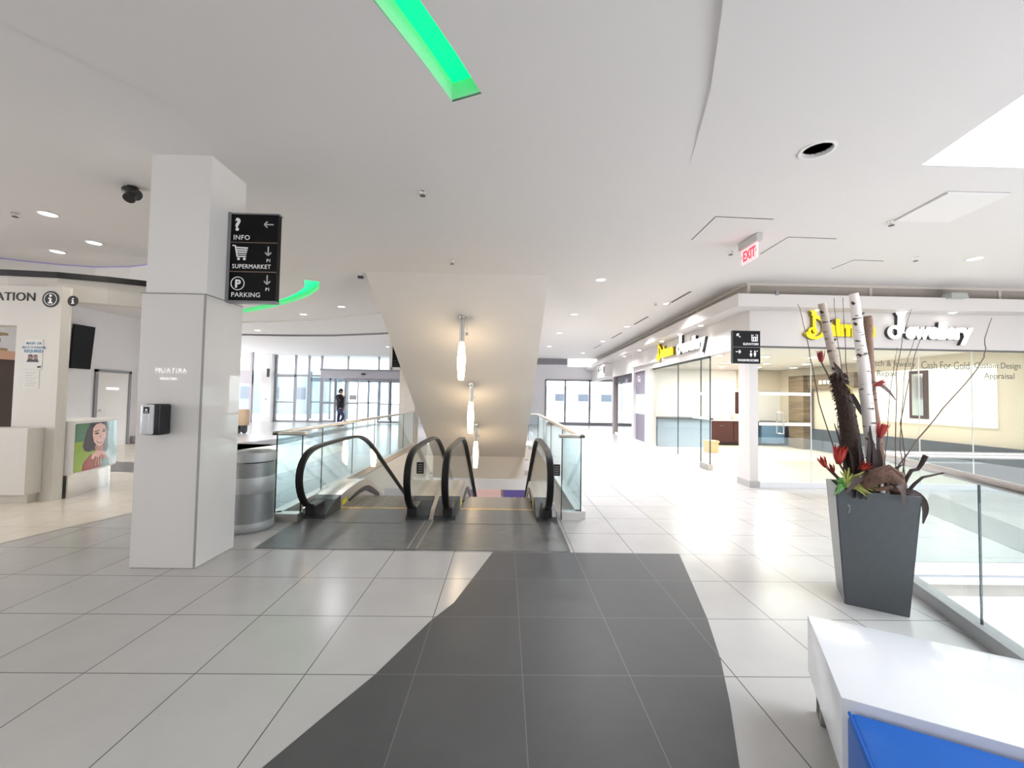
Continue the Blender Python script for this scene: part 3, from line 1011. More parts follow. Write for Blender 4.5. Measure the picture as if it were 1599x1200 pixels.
# ------------------------------------------------------------------ ceiling fittings
def downlight(loc, label, lit=True, r=.085, proto=[None]):
    if proto[0] is None:
        o = thing('downlight', label, 'ceiling light', loc, group='round recessed downlights')
        MB().lathe([(r + .018, 0), (r + .02, -.006), (r, -.01), (r - .004, -.004)], 24).build('trim_ring', WHITE, o, 40, local=True)
        MB().lathe([(r - .002, -.004), (.001, -.005)], 24).build('lens', LAMP, o, local=True)
        proto[0] = o
        return o
    return dup(proto[0], loc, label)
dls = [(-5.632, 5.012, 'downlight nearest the viewer over the information kiosk'), (-6.02, 5.963, 'downlight over the kiosk closest to the pillar'), (-7.0, 6.39, 'farthest downlight over the information kiosk'),
       (1.69, 7.24, 'downlight just right of the sloping soffit'), (3.57, 8.92, 'downlight by the first black air slot'), (1.73, 10.28, 'downlight right of the soffit, second from it'),
       (3.55, 11.85, 'downlight by the second black air slot'), (1.75, 13.3, 'third downlight beside the soffit edge'), (1.8, 16.8, 'added downlight farthest along the soffit edge, to brighten the corridor'), (3.62, 19.0, 'added downlight farthest along the shopfronts, to brighten the corridor'), (3.6, 15.0, 'downlight by the third black air slot'),  # the two farthest are added to brighten the corridor end
       (6.84, 5.78, 'downlight over the planter side of the corner shop'), (-4.03, 9.95, 'downlight just beyond the end of the curved green cove'), (-5.47, 11.01, 'downlight beside the middle of the curved green cove'),
       (-8.49, 13.99, 'downlight near the dark slot line, left of the entrance'), (-5.2, 18.0, 'bright downlight in front of the entrance doors'), (-2.9, 17.5, 'downlight by the hanging black screen')]
for x, y, lb in dls:
    o = downlight((x, y, H - .0), lb)
def lamp(x, y, z, power, col=(1, .93, .82), r=.1, spot=None):
    l = bpy.data.lights.new('downlight_beam', 'SPOT')
    l.energy = power
    l.color = col
    l.shadow_soft_size = r
    l.spot_size = radians(spot or 120)
    l.spot_blend = .8
    o = bpy.data.objects.new('downlight_beam', l)
    C.objects.link(o)
    o.location = (x, y, z)
for x, y, lb in dls:
    far = (x > 1 or y > 9) and x < 6
    lamp(x, y, H - .03, 440 if far else 45, (.97, .96, 1.0) if far else (1, .92, .80), spot=140 if far else 120)

r = thing('downlight', 'unlit deep recessed can light with ribbed metal inside', 'ceiling light', (*CAN, H))
MB().lathe([(.110, .0), (.110, -.028), (.138, -.028), (.136, -.036), (.112, -.036), (.108, 0)], 28, (*CAN, H)).build('trim_ring', WHITE, r, 40)
b = MB()
n = 36
for k in range(n):
    a0, a1 = 2 * pi * k / n, 2 * pi * (k + 1) / n
    q0, q1 = (.113, .105) if k % 2 else (.105, .113)
    b.face([(CAN[0] + q0 * cos(a0), CAN[1] + q0 * sin(a0), H - .01), (CAN[0] + q1 * cos(a1), CAN[1] + q1 * sin(a1), H - .01),
            (CAN[0] + q1 * .8 * cos(a1), CAN[1] + q1 * .8 * sin(a1), H + .2), (CAN[0] + q0 * .8 * cos(a0), CAN[1] + q0 * .8 * sin(a0), H + .2)])
b.build('reflector', mat('dark_reflector', (.55, .52, .51, 1), .45, .25), r)
MB().lathe([(.09, .2), (.001, .2)], 20, (*CAN, H)).build('lamp_socket', mat('dim_socket', (.25, .23, .2, 1), .5), r)

sp0 = None
for x, y, lb in [(-.903, 4.23, 'ceiling sprinkler nearest the viewer above the escalator landing'), (-.877, 6.42, 'ceiling sprinkler just before the sloping soffit'), (3.206, 5.73, 'ceiling sprinkler left of the exit sign'),
                 (5.99, 5.81, 'ceiling sprinkler over the corner shop front'), (-6.03, 5.016, 'ceiling sprinkler at far left over the kiosk'), (3.3, 8.9, 'ceiling sprinkler by the first black air slot'), (4.52, 4.66, 'ceiling sprinkler beside the pale hatch')]:
    if sp0 is None:
        sp0 = thing('sprinkler', lb, 'sprinkler', (x, y, H), group='ceiling sprinklers')
        MB().lathe([(.035, 0), (.036, -.006), (.012, -.01), (.012, -.04)], 14).build('body', CHROME, sp0, 40, local=True)
        MB().lathe([(.006, -.04), (.03, -.045), (.03, -.05), (.004, -.052)], 14).build('deflector', BOOT, sp0, 40, local=True)
    else:
        dup(sp0, (x, y, H), lb)

r = thing('ceiling_spotlight', 'black twin spotlight on the ceiling left of the pillar', 'spotlight', (-3.95, 4.3, H))
MB().lathe([(.05, 0), (.05, -.03), (.02, -.035)], 16, (-3.97, 4.3, H)).build('mount', BLACK, r, 40)
b = MB()
b.tube([(-4.04, 4.3, H - .03), (-3.95, 4.28, H - .07), (-3.9, 4.27, H - .1)], [.045, .06, .058], 14)
b.build('lamp_head', BLACK, r, 40)
MB().tube([(-3.96, 4.3, H - .05), (-3.93, 4.22, H - .16)], [.05, .052], 14).build('lamp_head', BLACK, r, 40)
r = thing('security_camera', 'small security camera at the upper left corner of the soffit', 'camera', (-2.6, 7.25, H))
MB().lathe([(.06, 0), (.06, -.03), (.02, -.03)], 16, (-2.6, 7.25, H)).build('mount', WHITE, r, 40)
MB().rbox(-2.66, -2.56, 7.2, 7.28, H - .08, H - .03, .02).build('body', BOOT, r, 40)

# exit sign
r = thing('exit_sign', 'red lit exit sign hanging from the ceiling', 'sign', (3.2, 5.27, H))
MB().rbox(3.16, 3.24, 5.05, 5.47, 3.6, H, .008).build('housing', mat('grey_housing', (.55, .54, .52, 1), .5), r)
MB().box(3.19, 3.21, 5.1, 5.44, 3.40, 3.6).build('panel', mat('pink_lit_acrylic', (.9, .6, .6, 1), .4, emit=lin(255, 178, 186), estr=.7), r)
EX = mat('red_lit_letter', (.8, .05, .08, 1), .4, emit=lin(235, 30, 60), estr=.8)
text('lettering', 'EXIT', .185, EX, (3.188, 5.40, 3.435), (0, -1, 0), (0, 0, 1), r, .002, bold=.004, sx=.72)
flat2d([[(-.015, .09), (.0, .07), (.0, .11)], [(.325, .09), (.31, .07), (.31, .11)]], EX, 'arrow', (3.188, 5.425, 3.41), (0, -1, 0), (0, 0, 1), r)

# ------------------------------------------------------------------ information kiosk
KIOSKW = mat('kiosk_paint', (.66, .635, .59, 1), .45, noise=.01)
k = thing('information_kiosk', 'white information kiosk with curved canopy and black lettering', 'kiosk', (-6.8, 5.9, 0))
MB().prism([(-6.86, 5.8), (-6.26, 5.8), (-6.22, 5.87), (-6.22, 5.9), (-6.86, 5.9)], 0, 3.0).build('panel', KIOSKW, k)
MB().box(-8.6, -6.86, 5.8, 6.0, 2.44, 3.0).build('header', KIOSKW, k)
CP = [(-8.6, 5.80), (-7.6, 5.80), (-7.073, 5.82), (-6.47, 5.885), (-5.95, 6.06), (-5.52, 6.27), (-5.1, 6.53)]
b = MB()
ribwall(b, [(x, y + .12) for x, y in CP], 2.83, 3.15, .2)
b.build('canopy', KIOSKW, k)
b = MB()
ribwall(b, [(x, y + .12) for x, y in CP], 3.15, 3.235, .24)
b.build('coping', INK, k)
text('lettering', 'INFORMATION', .17, INK, (-6.615, 5.797, 2.79), (1, 0, 0), (0, 0, 1), k, .004, align='RIGHT', bold=.0, space=1.05, sx=1.02)
def idisc(cx, cz, r_, ring, org=(0, 5.797, 0), xd=(1, 0, 0)):
    flat2d([disc2((cx, cz), r_, 28)], INK, 'info_disc', org, xd, (0, 0, 1), k, .004)
    pol = [bar2((cx, cz - r_ * .45), (cx, cz + r_ * .12), r_ * .26), bar2((cx - r_ * .25, cz + r_ * .1), (cx, cz + r_ * .1), r_ * .16), bar2((cx - r_ * .28, cz - r_ * .45), (cx + r_ * .28, cz - r_ * .45), r_ * .16), disc2((cx, cz + r_ * .42), r_ * .16, 12)]
    if ring:
        pol += ring2((cx, cz), r_ * .78, r_ * .07)
    flat2d(pol, LETW, 'info_symbol', Vector(org) + Vector(xd).cross(Vector((0, 0, 1))) * .004, xd, (0, 0, 1), k, .002)
idisc(-6.41, 2.82, .115, True)
idisc(-6.10, 2.80, .075, False)
# counter in front
b = MB()
b.box(-9.4, -6.40, 5.60, 5.795, .13, 1.02)
b.build('counter', KIOSKW, k)
MB().box(-9.4, -6.45, 5.68, 5.795, 0, .13).build('toe_kick', mat('pale_kick', (.6, .57, .5, 1), .4), k)
# curved desk with poster
DC, DR = (-9.39, 5.40), 3.29
an = [radians(9.5 + (28.8 - 9.5) * i / 14) for i in range(15)]
P2 = lambda a, r_: (DC[0] + r_ * cos(a), DC[1] + r_ * sin(a))
b = MB()
for a0, a1 in zip(an, an[1:]):
    b.prism([P2(a0, DR), P2(a1, DR), P2(a1, DR - .5), P2(a0, DR - .5)], .33, 1.1)
b.build('curved_desk', WHITE, k, 30)
b = MB()
for a0, a1 in zip(an[:-2], an[1:-1]):
    b.prism([P2(a0, DR - .04), P2(a1, DR - .04), P2(a1, DR - .5), P2(a0, DR - .5)], 0, .33)
b.build('metal_plinth', CHROME, k, 30)

# poster on the desk front: portrait of a smiling woman on green
po = thing('poster', 'glossy poster of a smiling dark haired woman on the curved desk', 'poster', (*P2(radians(19), DR), .35))
PA0, PA1, PZ0, PZ1 = 9.9, 28.6, .36, 1.06
lay = [0]
def patch(poly, m, name, order):
    b = MB()
    r_ = DR + .003 + .0012 * order
    def P(s, v, rr):
        x, y = P2(radians(PA0 + (PA1 - PA0) * s), rr)
        return (x, y, PZ0 + (PZ1 - PZ0) * v)
    vs = [Vector((s, v, 0)) for s, v in poly]
    # subdivide along s so that the patch follows the curve
    bm2 = bmesh.new()
    vv = [bm2.verts.new(v) for v in vs]
    for t_ in tessellate_polygon([vs]):
        bm2.faces.new([vv[i] for i in t_])
    for c in [j / 14 for j in range(1, 14)]:
        bmesh.ops.bisect_plane(bm2, geom=bm2.verts[:] + bm2.edges[:] + bm2.faces[:], plane_co=(c, 0, 0), plane_no=(1, 0, 0))
    for v in bm2.verts:
        v.co = Vector(P(v.co.x, v.co.y, r_))
    bmesh.ops.recalc_face_normals(bm2, faces=bm2.faces)
    b.bm.free()
    b.bm = bm2
    return b.build(name, m, po)
def pm(n_, c, **kw):
    return mat(n_, c, .25, coat=.6, **kw)
E_ = lambda c, rx, ry, n=20, a0=0, a1=2 * pi: [(c[0] + rx * cos(a0 + (a1 - a0) * i / n), c[1] + ry * sin(a0 + (a1 - a0) * i / n)) for i in range(n)]
patch([(0, 0), (1, 0), (1, 1), (0, 1)], pm('poster_teal', lin(120, 160, 150)), 'backdrop', 0)
patch([(0, 0), (.45, 0), (.4, .5), (.2, .62), (0, .62)], pm('poster_lime', lin(140, 172, 50)), 'backdrop', 1)
patch([(.0, .62), (.3, .62), (.3, 1), (0, 1)], pm('poster_green', lin(84, 130, 100)), 'backdrop', 1)
patch([(.62, 0), (1, 0), (1, 1), (.7, 1)], pm('poster_glare', lin(176, 205, 210)), 'backdrop', 1)  # pale strip paints glare on the right of the poster
HAIR = [(.27, 1), (.19, .85), (.15, .65), (.13, .52), (.16, .42), (.24, .38), (.34, .40), (.42, .36), (.55, .30), (.66, .32), (.70, .42), (.68, .62), (.68, .82), (.62, 1)]
patch(HAIR, pm('poster_hair', lin(38, 24, 32)), 'hair', 2)
patch([(.36, .50), (.55, .50), (.56, .34), (.36, .34)], pm('poster_neck', lin(170, 120, 110)), 'neck', 3)
patch([(.30, .88), (.30, .72), (.33, .58), (.40, .49), (.47, .46), (.55, .52), (.60, .64), (.61, .80), (.57, .92), (.46, .98), (.36, .96)], pm('poster_skin', lin(232, 190, 178)), 'face', 4)
for c in ((.385, .755), (.545, .79)):
    patch(E_(c, .045, .02), pm('poster_eye', lin(60, 36, 36)), 'eye', 5)
patch(bar2((.33, .80), (.43, .815), .018), pm('poster_brow', lin(70, 44, 40)), 'brow', 5)
patch(bar2((.51, .83), (.59, .83), .018), pm('poster_brow', lin(70, 44, 40)), 'brow', 5)
patch([(.47, .75), (.50, .655), (.44, .645)], pm('poster_nose', lin(208, 160, 146)), 'nose', 5)
patch([(.38, .60), (.47, .575), (.57, .635), (.55, .575), (.48, .53), (.41, .55)], pm('poster_lip', lin(176, 70, 74)), 'mouth', 5)
patch([(.40, .593), (.47, .572), (.555, .62), (.53, .578), (.47, .553), (.42, .568)], pm('poster_teeth', lin(245, 240, 236)), 'teeth', 6)
patch([(.13, .0), (.16, .16), (.26, .30), (.40, .34), (.60, .30), (.72, .14), (.74, 0)], pm('poster_red', lin(150, 44, 50)), 'blouse', 3)
patch([(.50, .0), (.52, .14), (.60, .2), (.70, .14), (.74, 0)], pm('poster_bag', lin(90, 130, 130)), 'bag', 4)
patch([(.28, .24), (.32, .34), (.40, .39), (.50, .36), (.58, .33), (.62, .24), (.56, .25), (.50, .28), (.44, .22), (.38, .27), (.33, .2)], pm('poster_hand', lin(226, 176, 164)), 'hands', 5)
for q in ((.40, .27, .38, .04), (.44, .25, .45, .05), (.50, .26, .50, .06)):
    patch(bar2(q[:2], q[2:], .012), pm('poster_cord', lin(235, 225, 215)), 'bag_cord', 6)

# notices on the kiosk panel
def notice(label, x, z, w, h, rows, pic=None):
    o = thing('notice_sheet', label, 'notice', (x, 5.8, z), group='paper notices on the kiosk')
    MB().box(x, x + w, 5.796, 5.7995, z, z + h).build('sheet', mat('notice_paper', (.70, .69, .65, 1), .5), o)
    for args in rows:
        text('lettering', args[0], args[1], args[2], (x + w * .5, 5.796, z + args[3]), (1, 0, 0), (0, 0, 1), o, .001, align='CENTER', bold=args[4])
    if pic:
        flat2d(*pic, 'picture', (x, 5.796, z), (1, 0, 0), (0, 0, 1), o)
    return o
SKYB = mat('notice_blue', lin(70, 130, 170), .6)
GREYI = mat('faint_grey_ink', (.45, .44, .42, 1), .7)
n1 = notice('notice with blue heading about face covering and two masked faces', -6.73, 1.83, .25, .42,
            [('MASK OR', .05, SKYB, .345, .001), ('FACE COVERING', .042, SKYB, .29, .001), ('REQUIRED', .055, SKYB, .235, .002)])
flat2d([disc2((.085, .165), .032), disc2((.155, .17), .03)], mat('notice_face', lin(150, 120, 110), .6), 'picture', (-6.73, 5.796, 1.83), (1, 0, 0), (0, 0, 1), n1)
flat2d([[(.04, .10), (.2, .10), (.185, .14), (.12, .135), (.06, .145)], bar2((.06, .19), (.11, .195), .02), bar2((.135, .192), (.18, .195), .014), bar2((.19, .03), (.235, .035), .025)], mat('notice_dark', lin(60, 40, 60), .6), 'picture', (-6.73, 5.7945, 1.83), (1, 0, 0), (0, 0, 1), n1)
n2 = notice('plain white notice sheet below the mask notice', -6.73, 1.56, .22, .26, [])
b = MB()
for q in range(6):
    b.box(-6.70, -6.70 + [.14, .16, .12, .15, .1, .13][q], 5.794, 5.796, 1.60 + .035 * q, 1.605 + .035 * q)
b.build('print_lines', GREYI, n2)
# shelf glimpsed through the kiosk opening
sh = thing('display_cabinet', 'dark cabinet with gilded ornament seen through the kiosk opening', 'cabinet', (-8.0, 6.6, 0))
MB().box(-9.6, -8.05, 6.6, 7.1, 0, 2.02).build('body', mat('dark_brown_cabinet', lin(60, 44, 42), .4), sh)
MB().box(-9.6, -8.0, 6.55, 7.1, 2.02, 2.16).build('cornice', mat('pinkish_wood', lin(190, 150, 130), .5), sh)
b = MB()
for cx in (-8.7, -8.42, -8.16):
    b.tube([(cx + .09 * cos(a), 6.6, 2.30 + .09 * sin(a)) for a in [i * .5 for i in range(12)]], .022, 8)
b.box(-9.2, -8.05, 6.58, 6.7, 2.14, 2.2)
b.box(-9.2, -8.05, 6.58, 6.7, 2.41, 2.45)
b.build('ornament', mat('antique_gold', lin(150, 134, 96), .4, .6), sh, 40)
MB().box(-9.6, -8.05, 6.55, 6.6, 1.0, 1.05).build('shelf_edge', WHITE, sh)

# cove ring above the kiosk
b = MB()
RG = [(-9.4, 6.0), (-8.7, 6.55), (-8.303, 6.78), (-7.977, 6.92), (-7.596, 7.05), (-7.16, 7.13), (-6.5, 7.06), (-6.126, 6.93), (-5.7, 6.72), (-5.2, 6.3)]
ribwall(b, [(x, y + .03) for x, y in RG], 3.28, H - .01, .04)
struct(b.build('ceiling', WHITE), 'curved white bulkhead ring hanging over the kiosk', 'bulkhead')
b = MB()
ribwall(b, [(x, y - .0) for x, y in RG], H - .018, H - .002, .012)
tag(b.build('led_strip', PURPLE), 'thin violet light line where the kiosk ceiling ends', 'light strip')

# hanging screen, door and heater on the lilac wall
r = thing('wall_screen', 'black portrait screen tilted on the lilac wall behind the kiosk', 'screen', (-10.95, 10.75, 2.2), group='black screens')
b = MB()
tl = [(-10.75, 10.29, 3.2), (-10.75, 10.80, 3.2), (-10.93, 10.90, 2.1), (-10.93, 10.42, 2.1)]
b.hexa([Vector(q) + Vector((-.06, 0, 0)) for q in tl], tl)
b.build('panel', SIGNB, r)
MB().box(-11.0, -10.85, 10.55, 10.63, 2.75, 2.83).build('bracket', BLACK, r)
d = thing('door_1', 'white flush door in the lilac wall behind the kiosk', 'door', (-10.99, 11.6, 0), kind='structure')
MB().box(-11.0, -10.97, 11.15, 12.05, 0, 2.05).build('leaf', WHITE, d)
b = MB()
b.box(-11.0, -10.95, 11.08, 11.15, 0, 2.12); b.box(-11.0, -10.95, 12.05, 12.12, 0, 2.12); b.box(-11.0, -10.95, 11.08, 12.12, 2.05, 2.12)
b.build('frame', ALU, d)
MB().tube([(-10.97, 11.22, 1.02), (-10.92, 11.22, 1.02), (-10.92, 11.34, 1.02)], .012, 8).build('handle', STEEL, d, 40)
MB().box(-10.972, -10.962, 11.4, 11.75, 1.58, 1.63).build('door_plate', WHITEL, d)
r = tag(MB().rbox(-10.99, -10.9, 12.2, 12.6, .02, .22, .01).build('wall_heater', mat('heater_grey', (.3, .29, .28, 1), .5)), 'low grey wall heater beside the lilac wall door', 'heater')

# ------------------------------------------------------------------ entrance glazing and sliding doors
YE = 22.8
g = thing('window_2', 'tall glazed entrance wall with grey metal mullions', 'window', (-10, YE, 0), kind='structure')
b = MB()
for x in (-12.7, -11.64, -10.9, -10.2):
    b.box(x - .05, x + .05, YE - .06, YE + .06, 0, H)
for x in (-8.75, -7.05, -5.7):
    b.box(x - .04, x + .04, YE - .06, YE + .06, 2.95, H)
b.box(-12.7, -10.2, YE - .05, YE + .05, 2.53, 2.62)
b.box(-12.7, -11.64, YE - .14, YE + .05, 2.48, 2.62)
b.box(-12.7, -10.2, YE - .05, YE + .05, 0, .08)
b.box(-12.7, -11.64, YE - .04, YE + .04, 1.06, 1.12)
b.build('frame', ALU, g)
for a, c, z0_, z1_ in ((-12.65, -11.69, .08, 2.48), (-12.65, -11.69, 2.62, H), (-11.59, -10.95, .08, 2.53), (-11.59, -10.95, 2.62, H), (-10.85, -10.25, .08, 2.53), (-10.85, -10.25, 2.62, H), (-10.15, -8.79, 2.98, H), (-8.71, -7.09, 2.98, H), (-7.01, -5.74, 2.98, H)):
    MB().box(a, c, YE - .008, YE + .008, z0_, z1_).build('pane', GLASSM, g)
dr = thing('door_2', 'automatic sliding glass entrance doors under a grey header', 'door', (-7.9, YE, 0), kind='structure')
b = MB()
b.box(-10.2, -5.62, YE - .16, YE + .1, 2.47, 2.98)
b.build('header', mat('header_metal', (.40, .39, .43, 1), .5, .2), dr)
b = MB()
b.box(-10.25, -5.65, YE - .2, YE - .16, 2.86, 2.98)
b.build('header_lip', ALU, dr)
MB().rbox(-7.95, -7.75, YE - .24, YE - .16, 2.66, 2.76, .02).build('motion_sensor', BLACK, dr)
b = MB()
for x, w in ((-10.16, .07), (-9.39, .035), (-8.88, .035), (-5.7, .06), (-5.85, .03)):
    b.box(x - w, x + w, YE - .05, YE + .05, 0, 2.47)
b.box(-10.1, -8.9, YE - .03, YE + .03, 1.03, 1.09)
b.box(-8.85, -5.65, YE - .12, YE - .05, 2.36, 2.47)
b.build('frame', ALU, dr)
for nm, a, c in (('sliding_leaf', -8.8, -8.15), ('sliding_leaf', -7.02, -6.35), ('side_panel', -6.32, -5.75), ('side_panel', -10.1, -9.42)):
    b = MB()
    for x in (a, c):
        b.box(x - .03, x + .03, YE - .11, YE - .06, .02, 2.36)
    b.box(a, c, YE - .11, YE - .06, .02, .12); b.box(a, c, YE - .11, YE - .06, 1.03, 1.09); b.box(a, c, YE - .11, YE - .06, 2.3, 2.36)
    lf = b.build(nm, ALU, dr)
    MB().box(a + .03, c - .03, YE - .09, YE - .08, .12, 2.3).build('pane', GLASSM, lf)
MB().box(-8.6, -8.2, YE - .115, YE - .11, 1.28, 1.55).build('door_notice', mat('grey_notice', (.4, .4, .42, 1), .6), dr)
# outer vestibule doors
vs_ = thing('window_3', 'second row of glazed vestibule doors outside the entrance', 'window', (-8, YE + 3, 0), kind='structure')
b = MB()
for x in (-12.2, -11.0, -9.9, -8.6, -7.9, -7.3, -6.4, -5.4):
    b.box(x - .05, x + .05, YE + 3, YE + 3.1, 0, 3.0)
b.box(-12.2, -5.4, YE + 3, YE + 3.1, 2.35, 2.6)
b.box(-12.2, -7.9, YE + 3, YE + 3.1, 1.03, 1.1)
b.build('frame', mat('pale_blue_metal', (.12, .17, .21, 1), .5), vs_)
MB().box(-12.2, -5.4, YE + 3.04, YE + 3.05, 0, 3.0).build('pane', GLASSM, vs_)
# side pieces left of the entrance
b = MB()
b.box(-13.3, -12.76, YE - .4, YE + .1, 0, H)
struct(b.build('wall_pier', WHITE), 'white pier at the left edge of the entrance glazing', 'pier')
b = MB()
b.box(-13.42, -13.3, 21.6, 21.75, 0, H)
b.box(-16, -13.3, 21.62, 21.72, 2.05, 2.75)
struct(b.build('trim_6', mat('mauve_grey_frame', (.40, .37, .40, 1), .5)), 'grey frame of the glazing left of the white pier', 'frame')
w = thing('window_4', 'glazed shopfront left of the entrance pier', 'window', (-14.5, 21.67, 0), kind='structure')
MB().box(-16, -13.42, 21.66, 21.68, 0, 2.05).build('pane', GLASSM, w)
MB().box(-16, -13.42, 21.66, 21.68, 2.75, H).build('pane', GLASSM, w)
r = tag(MB().rbox(-12.98, -12.86, YE - .45, YE - .4, 2.45, 2.9, .01).build('wall_speaker', BOOT), 'small dark wall box high on the entrance pier', 'wall box')
r = tag(MB().lathe([(.06, 0), (.06, -.02), (.01, -.02)], 14, (-13.0, YE - .4, 1.25)).build('push_button', BOOT), 'round dark door button on the entrance pier', 'button')
r.rotation_euler = (0, 0, 0)
# hanging screen by the soffit
r = thing('hanging_screen', 'black hanging screen in a white frame left of the soffit', 'screen', (-4.15, 16, H), group='black screens')
MB().box(-4.44, -3.6, 16, 16.08, 2.66, 3.62).build('panel', SIGNB, r)
b = MB()
b.box(-4.56, -4.44, 15.99, 16.1, 2.56, H); b.box(-3.6, -3.5, 15.99, 16.1, 2.56, H); b.box(-4.5, -3.55, 15.99, 16.1, 2.56, 2.66); b.box(-4.5, -3.55, 15.99, 16.1, 3.62, H)
b.build('frame', WHITE, r)
b = MB()
for q in range(3):
    b.box(-4.4, -3.7, 15.985, 16.0, 2.72 + q * .09, 2.74 + q * .09)
b.build('dim_lines', mat('dim_grey', (.06, .06, .06, 1), .5), r)
# tan upright cart half hidden behind the pillar
r = thing('upright_cart', 'tan upright cart on black wheels half hidden behind the pillar', 'cart', (-10.05, 15.9, 0))
MB().rbox(-10.22, -9.93, 15.8, 16.1, .3, .92, .03).build('body', mat('tan_canvas', lin(190, 165, 135), .8), r, 40)
for x in (-10.18, -9.97):
    MB().tube([(x - .03, 15.85, .14), (x + .03, 15.85, .14)], .14, 16).build('wheel', BLACK, r, 40)
MB().box(-10.2, -9.95, 15.82, 16.0, .18, .3).build('base', BLACK, r)

# outside
struct(MB().box(-60, 60, 24.7, 80, -.3, -.06).build('ground', mat('pale_paving', (.62, .63, .65, 1), .8)), 'pale paving outside the entrance', 'ground')
for i, (x0_, x1_, y, h, c, lb) in enumerate([(-26, -15.5, 33, 3.2, (.20, .25, .27, 1), 'pale blue building outside left of the entrance'), (-13.2, -9, 52, 5, (.22, .25, .28, 1), 'white building far outside the entrance'),
                                  (3, 20, 60, 3.4, (.38, .40, .44, 1), 'long pale building outside the corridor window')]):
    r = thing('building', lb, 'building', ((x0_ + x1_) / 2, y, -.06), group='buildings outside')
    MB().box(x0_, x1_, y, y + 6, -.06, h).build('walls', mat('building_paint_%d' % i, c, .8), r)
    b = MB()
    for q in range(5):
        xx = x0_ + (x1_ - x0_) * (q + .3) / 5
        b.box(xx, xx + (x1_ - x0_) * .09, y - .03, y, h * .35, h * .65)
    b.build('window_row', mat('far_window', (.08, .1, .13, 1), .4), r)
# ------------------------------------------------------------------ corridor end window
g = thing('window_5', 'large three pane window at the end of the right corridor', 'window', (4.6, 24, 0), kind='structure')
b = MB()
for x in (2.40, 3.55, 5.0, 6.4, 7.9):
    b.box(x - .05, x + .05, 23.95, 24.1, 0, 2.66)
b.box(2.4, 7.9, 23.9, 24.1, 0, .16); b.box(2.4, 7.9, 23.95, 24.1, 2.58, 2.68)
b.build('frame', ALU, g)
for a, c in ((2.45, 3.5), (3.6, 4.95), (5.05, 6.35), (6.45, 7.85)):
    MB().box(a, c, 24.0, 24.015, .16, 2.58).build('pane', GLASSM, g)
r = tag(MB().box(3.4, 4.95, 21.9, 22.2, 3.3, H - .003).build('luminous_box', mat('luminous_panel', (.9, .9, .9, 1), .5, emit=(1, 1, 1, 1), estr=1.6)), 'long white light box at the end of the right corridor', 'ceiling light')
tag(MB().box(.5, 3.35, 21.9, 22.2, 3.38, H - .003).build('air_duct', ALU), 'grey duct beside the light box at the corridor end', 'duct')

# ------------------------------------------------------------------ corner shop
def sx(y, off=0):
    return 4.45 + .04 * (y - 7.33) + off
def side(b, y0, y1, o0, o1, z0_, z1_):
    b.prism([(sx(y0, o0), y0), (sx(y0, o1), y0), (sx(y1, o1), y1), (sx(y1, o0), y1)], z0_, z1_)
    return b
b = MB()
side(b, 7.551, 23.9, 0, .2, 2.56, 3.439)
b.prism([(4.45, 7.33), (12.9, 7.33), (12.9, 7.55), (4.45, 7.55)], 2.56, 3.44)
struct(b.build('wall_right', FACADE), 'white sign band wall above the corner shop windows', 'wall')
b = MB()
side(b, 7.551, 23.9, -.08, .2, 3.44, H)
b.prism([(4.37, 7.26), (12.9, 7.26), (12.9, 7.55), (4.37, 7.55)], 3.44, H)
struct(b.build('trim_7', BRONZE), 'taupe recessed band between shop fascia and ceiling', 'band')
b = MB()
for y in (9.3, 11.4, 13.8, 16.5, 19.5):
    side(b, y, y + .05, -.1, -.08, 3.44, H)
for x in (4.36, 6.6, 9.0, 11.4):
    b.box(x, x + .05, 7.24, 7.26, 3.44, H)
side(b, 7.27, 23.9, -.11, -.081, H - .045, H - .001)
b.box(4.34, 12.9, 7.23, 7.259, H - .045, H - .001)
struct(b.build('trim_8', mat('pale_taupe_metal', (.55, .51, .46, 1), .5)), 'pale thin frame on the taupe band', 'frame')
b = MB()
side(b, 7.331, 23.9, -.40, -.001, 3.22, 3.44)
b.prism([(4.05, 7.0), (12.9, 7.0), (12.9, 7.329), (4.05, 7.329)], 3.22, 3.44)
struct(b.build('trim_9', FACADE), 'white overhanging fascia above the corner shop sign', 'fascia')
b = MB()
b.prism([(4.45, 7.33), (4.60, 7.33), (4.60, 7.7), (4.47, 7.72)], 0, 2.56)
struct(b.build('wall_pillar', FACADE), 'white corner pillar of the jewellery shop', 'pillar')
b = MB()
b.prism([(4.43, 7.31), (4.62, 7.31), (4.62, 7.74), (4.45, 7.74)], 0, .12)
struct(b.build('baseboard_right', mat('grey_base', (.42, .40, .40, 1), .4)), 'grey base of the corner pillar', 'baseboard')
# front glazing
g = thing('window_6', 'front glass of the jewellery shop behind the planter', 'window', (7.5, 7.35, 0), kind='structure')
XS = [4.60, 5.585, 7.595, 8.589, 10.6, 12.8]
for a, c in zip(XS, XS[1:]):
    MB().box(a + .006, c - .006, 7.34, 7.352, .1, 2.56).build('pane', GLASSS, g)
b = MB()
for x in XS[1:-1]:
    b.box(x - .006, x + .006, 7.338, 7.354, .1, 2.56)
b.build('joint', mat('pale_joint', (.7, .7, .66, 1), .3), g)
MB().box(4.6, 12.9, 7.32, 7.38, 0, .1).build('sill', mat('white_sill', (.75, .75, .78, 1), .4), g)
MB().box(4.6, 12.9, 7.325, 7.37, 2.54, 2.57).build('head_channel', mat('dark_channel', (.12, .12, .12, 1), .5), g)
b = MB()
for z in (1.15, 1.70):
    b.box(4.62, 5.57, 7.33, 7.34, z - .03, z + .03)
b.build('door_rail', mat('cream_rail', (.8, .78, .70, 1), .4), g)
b = MB()
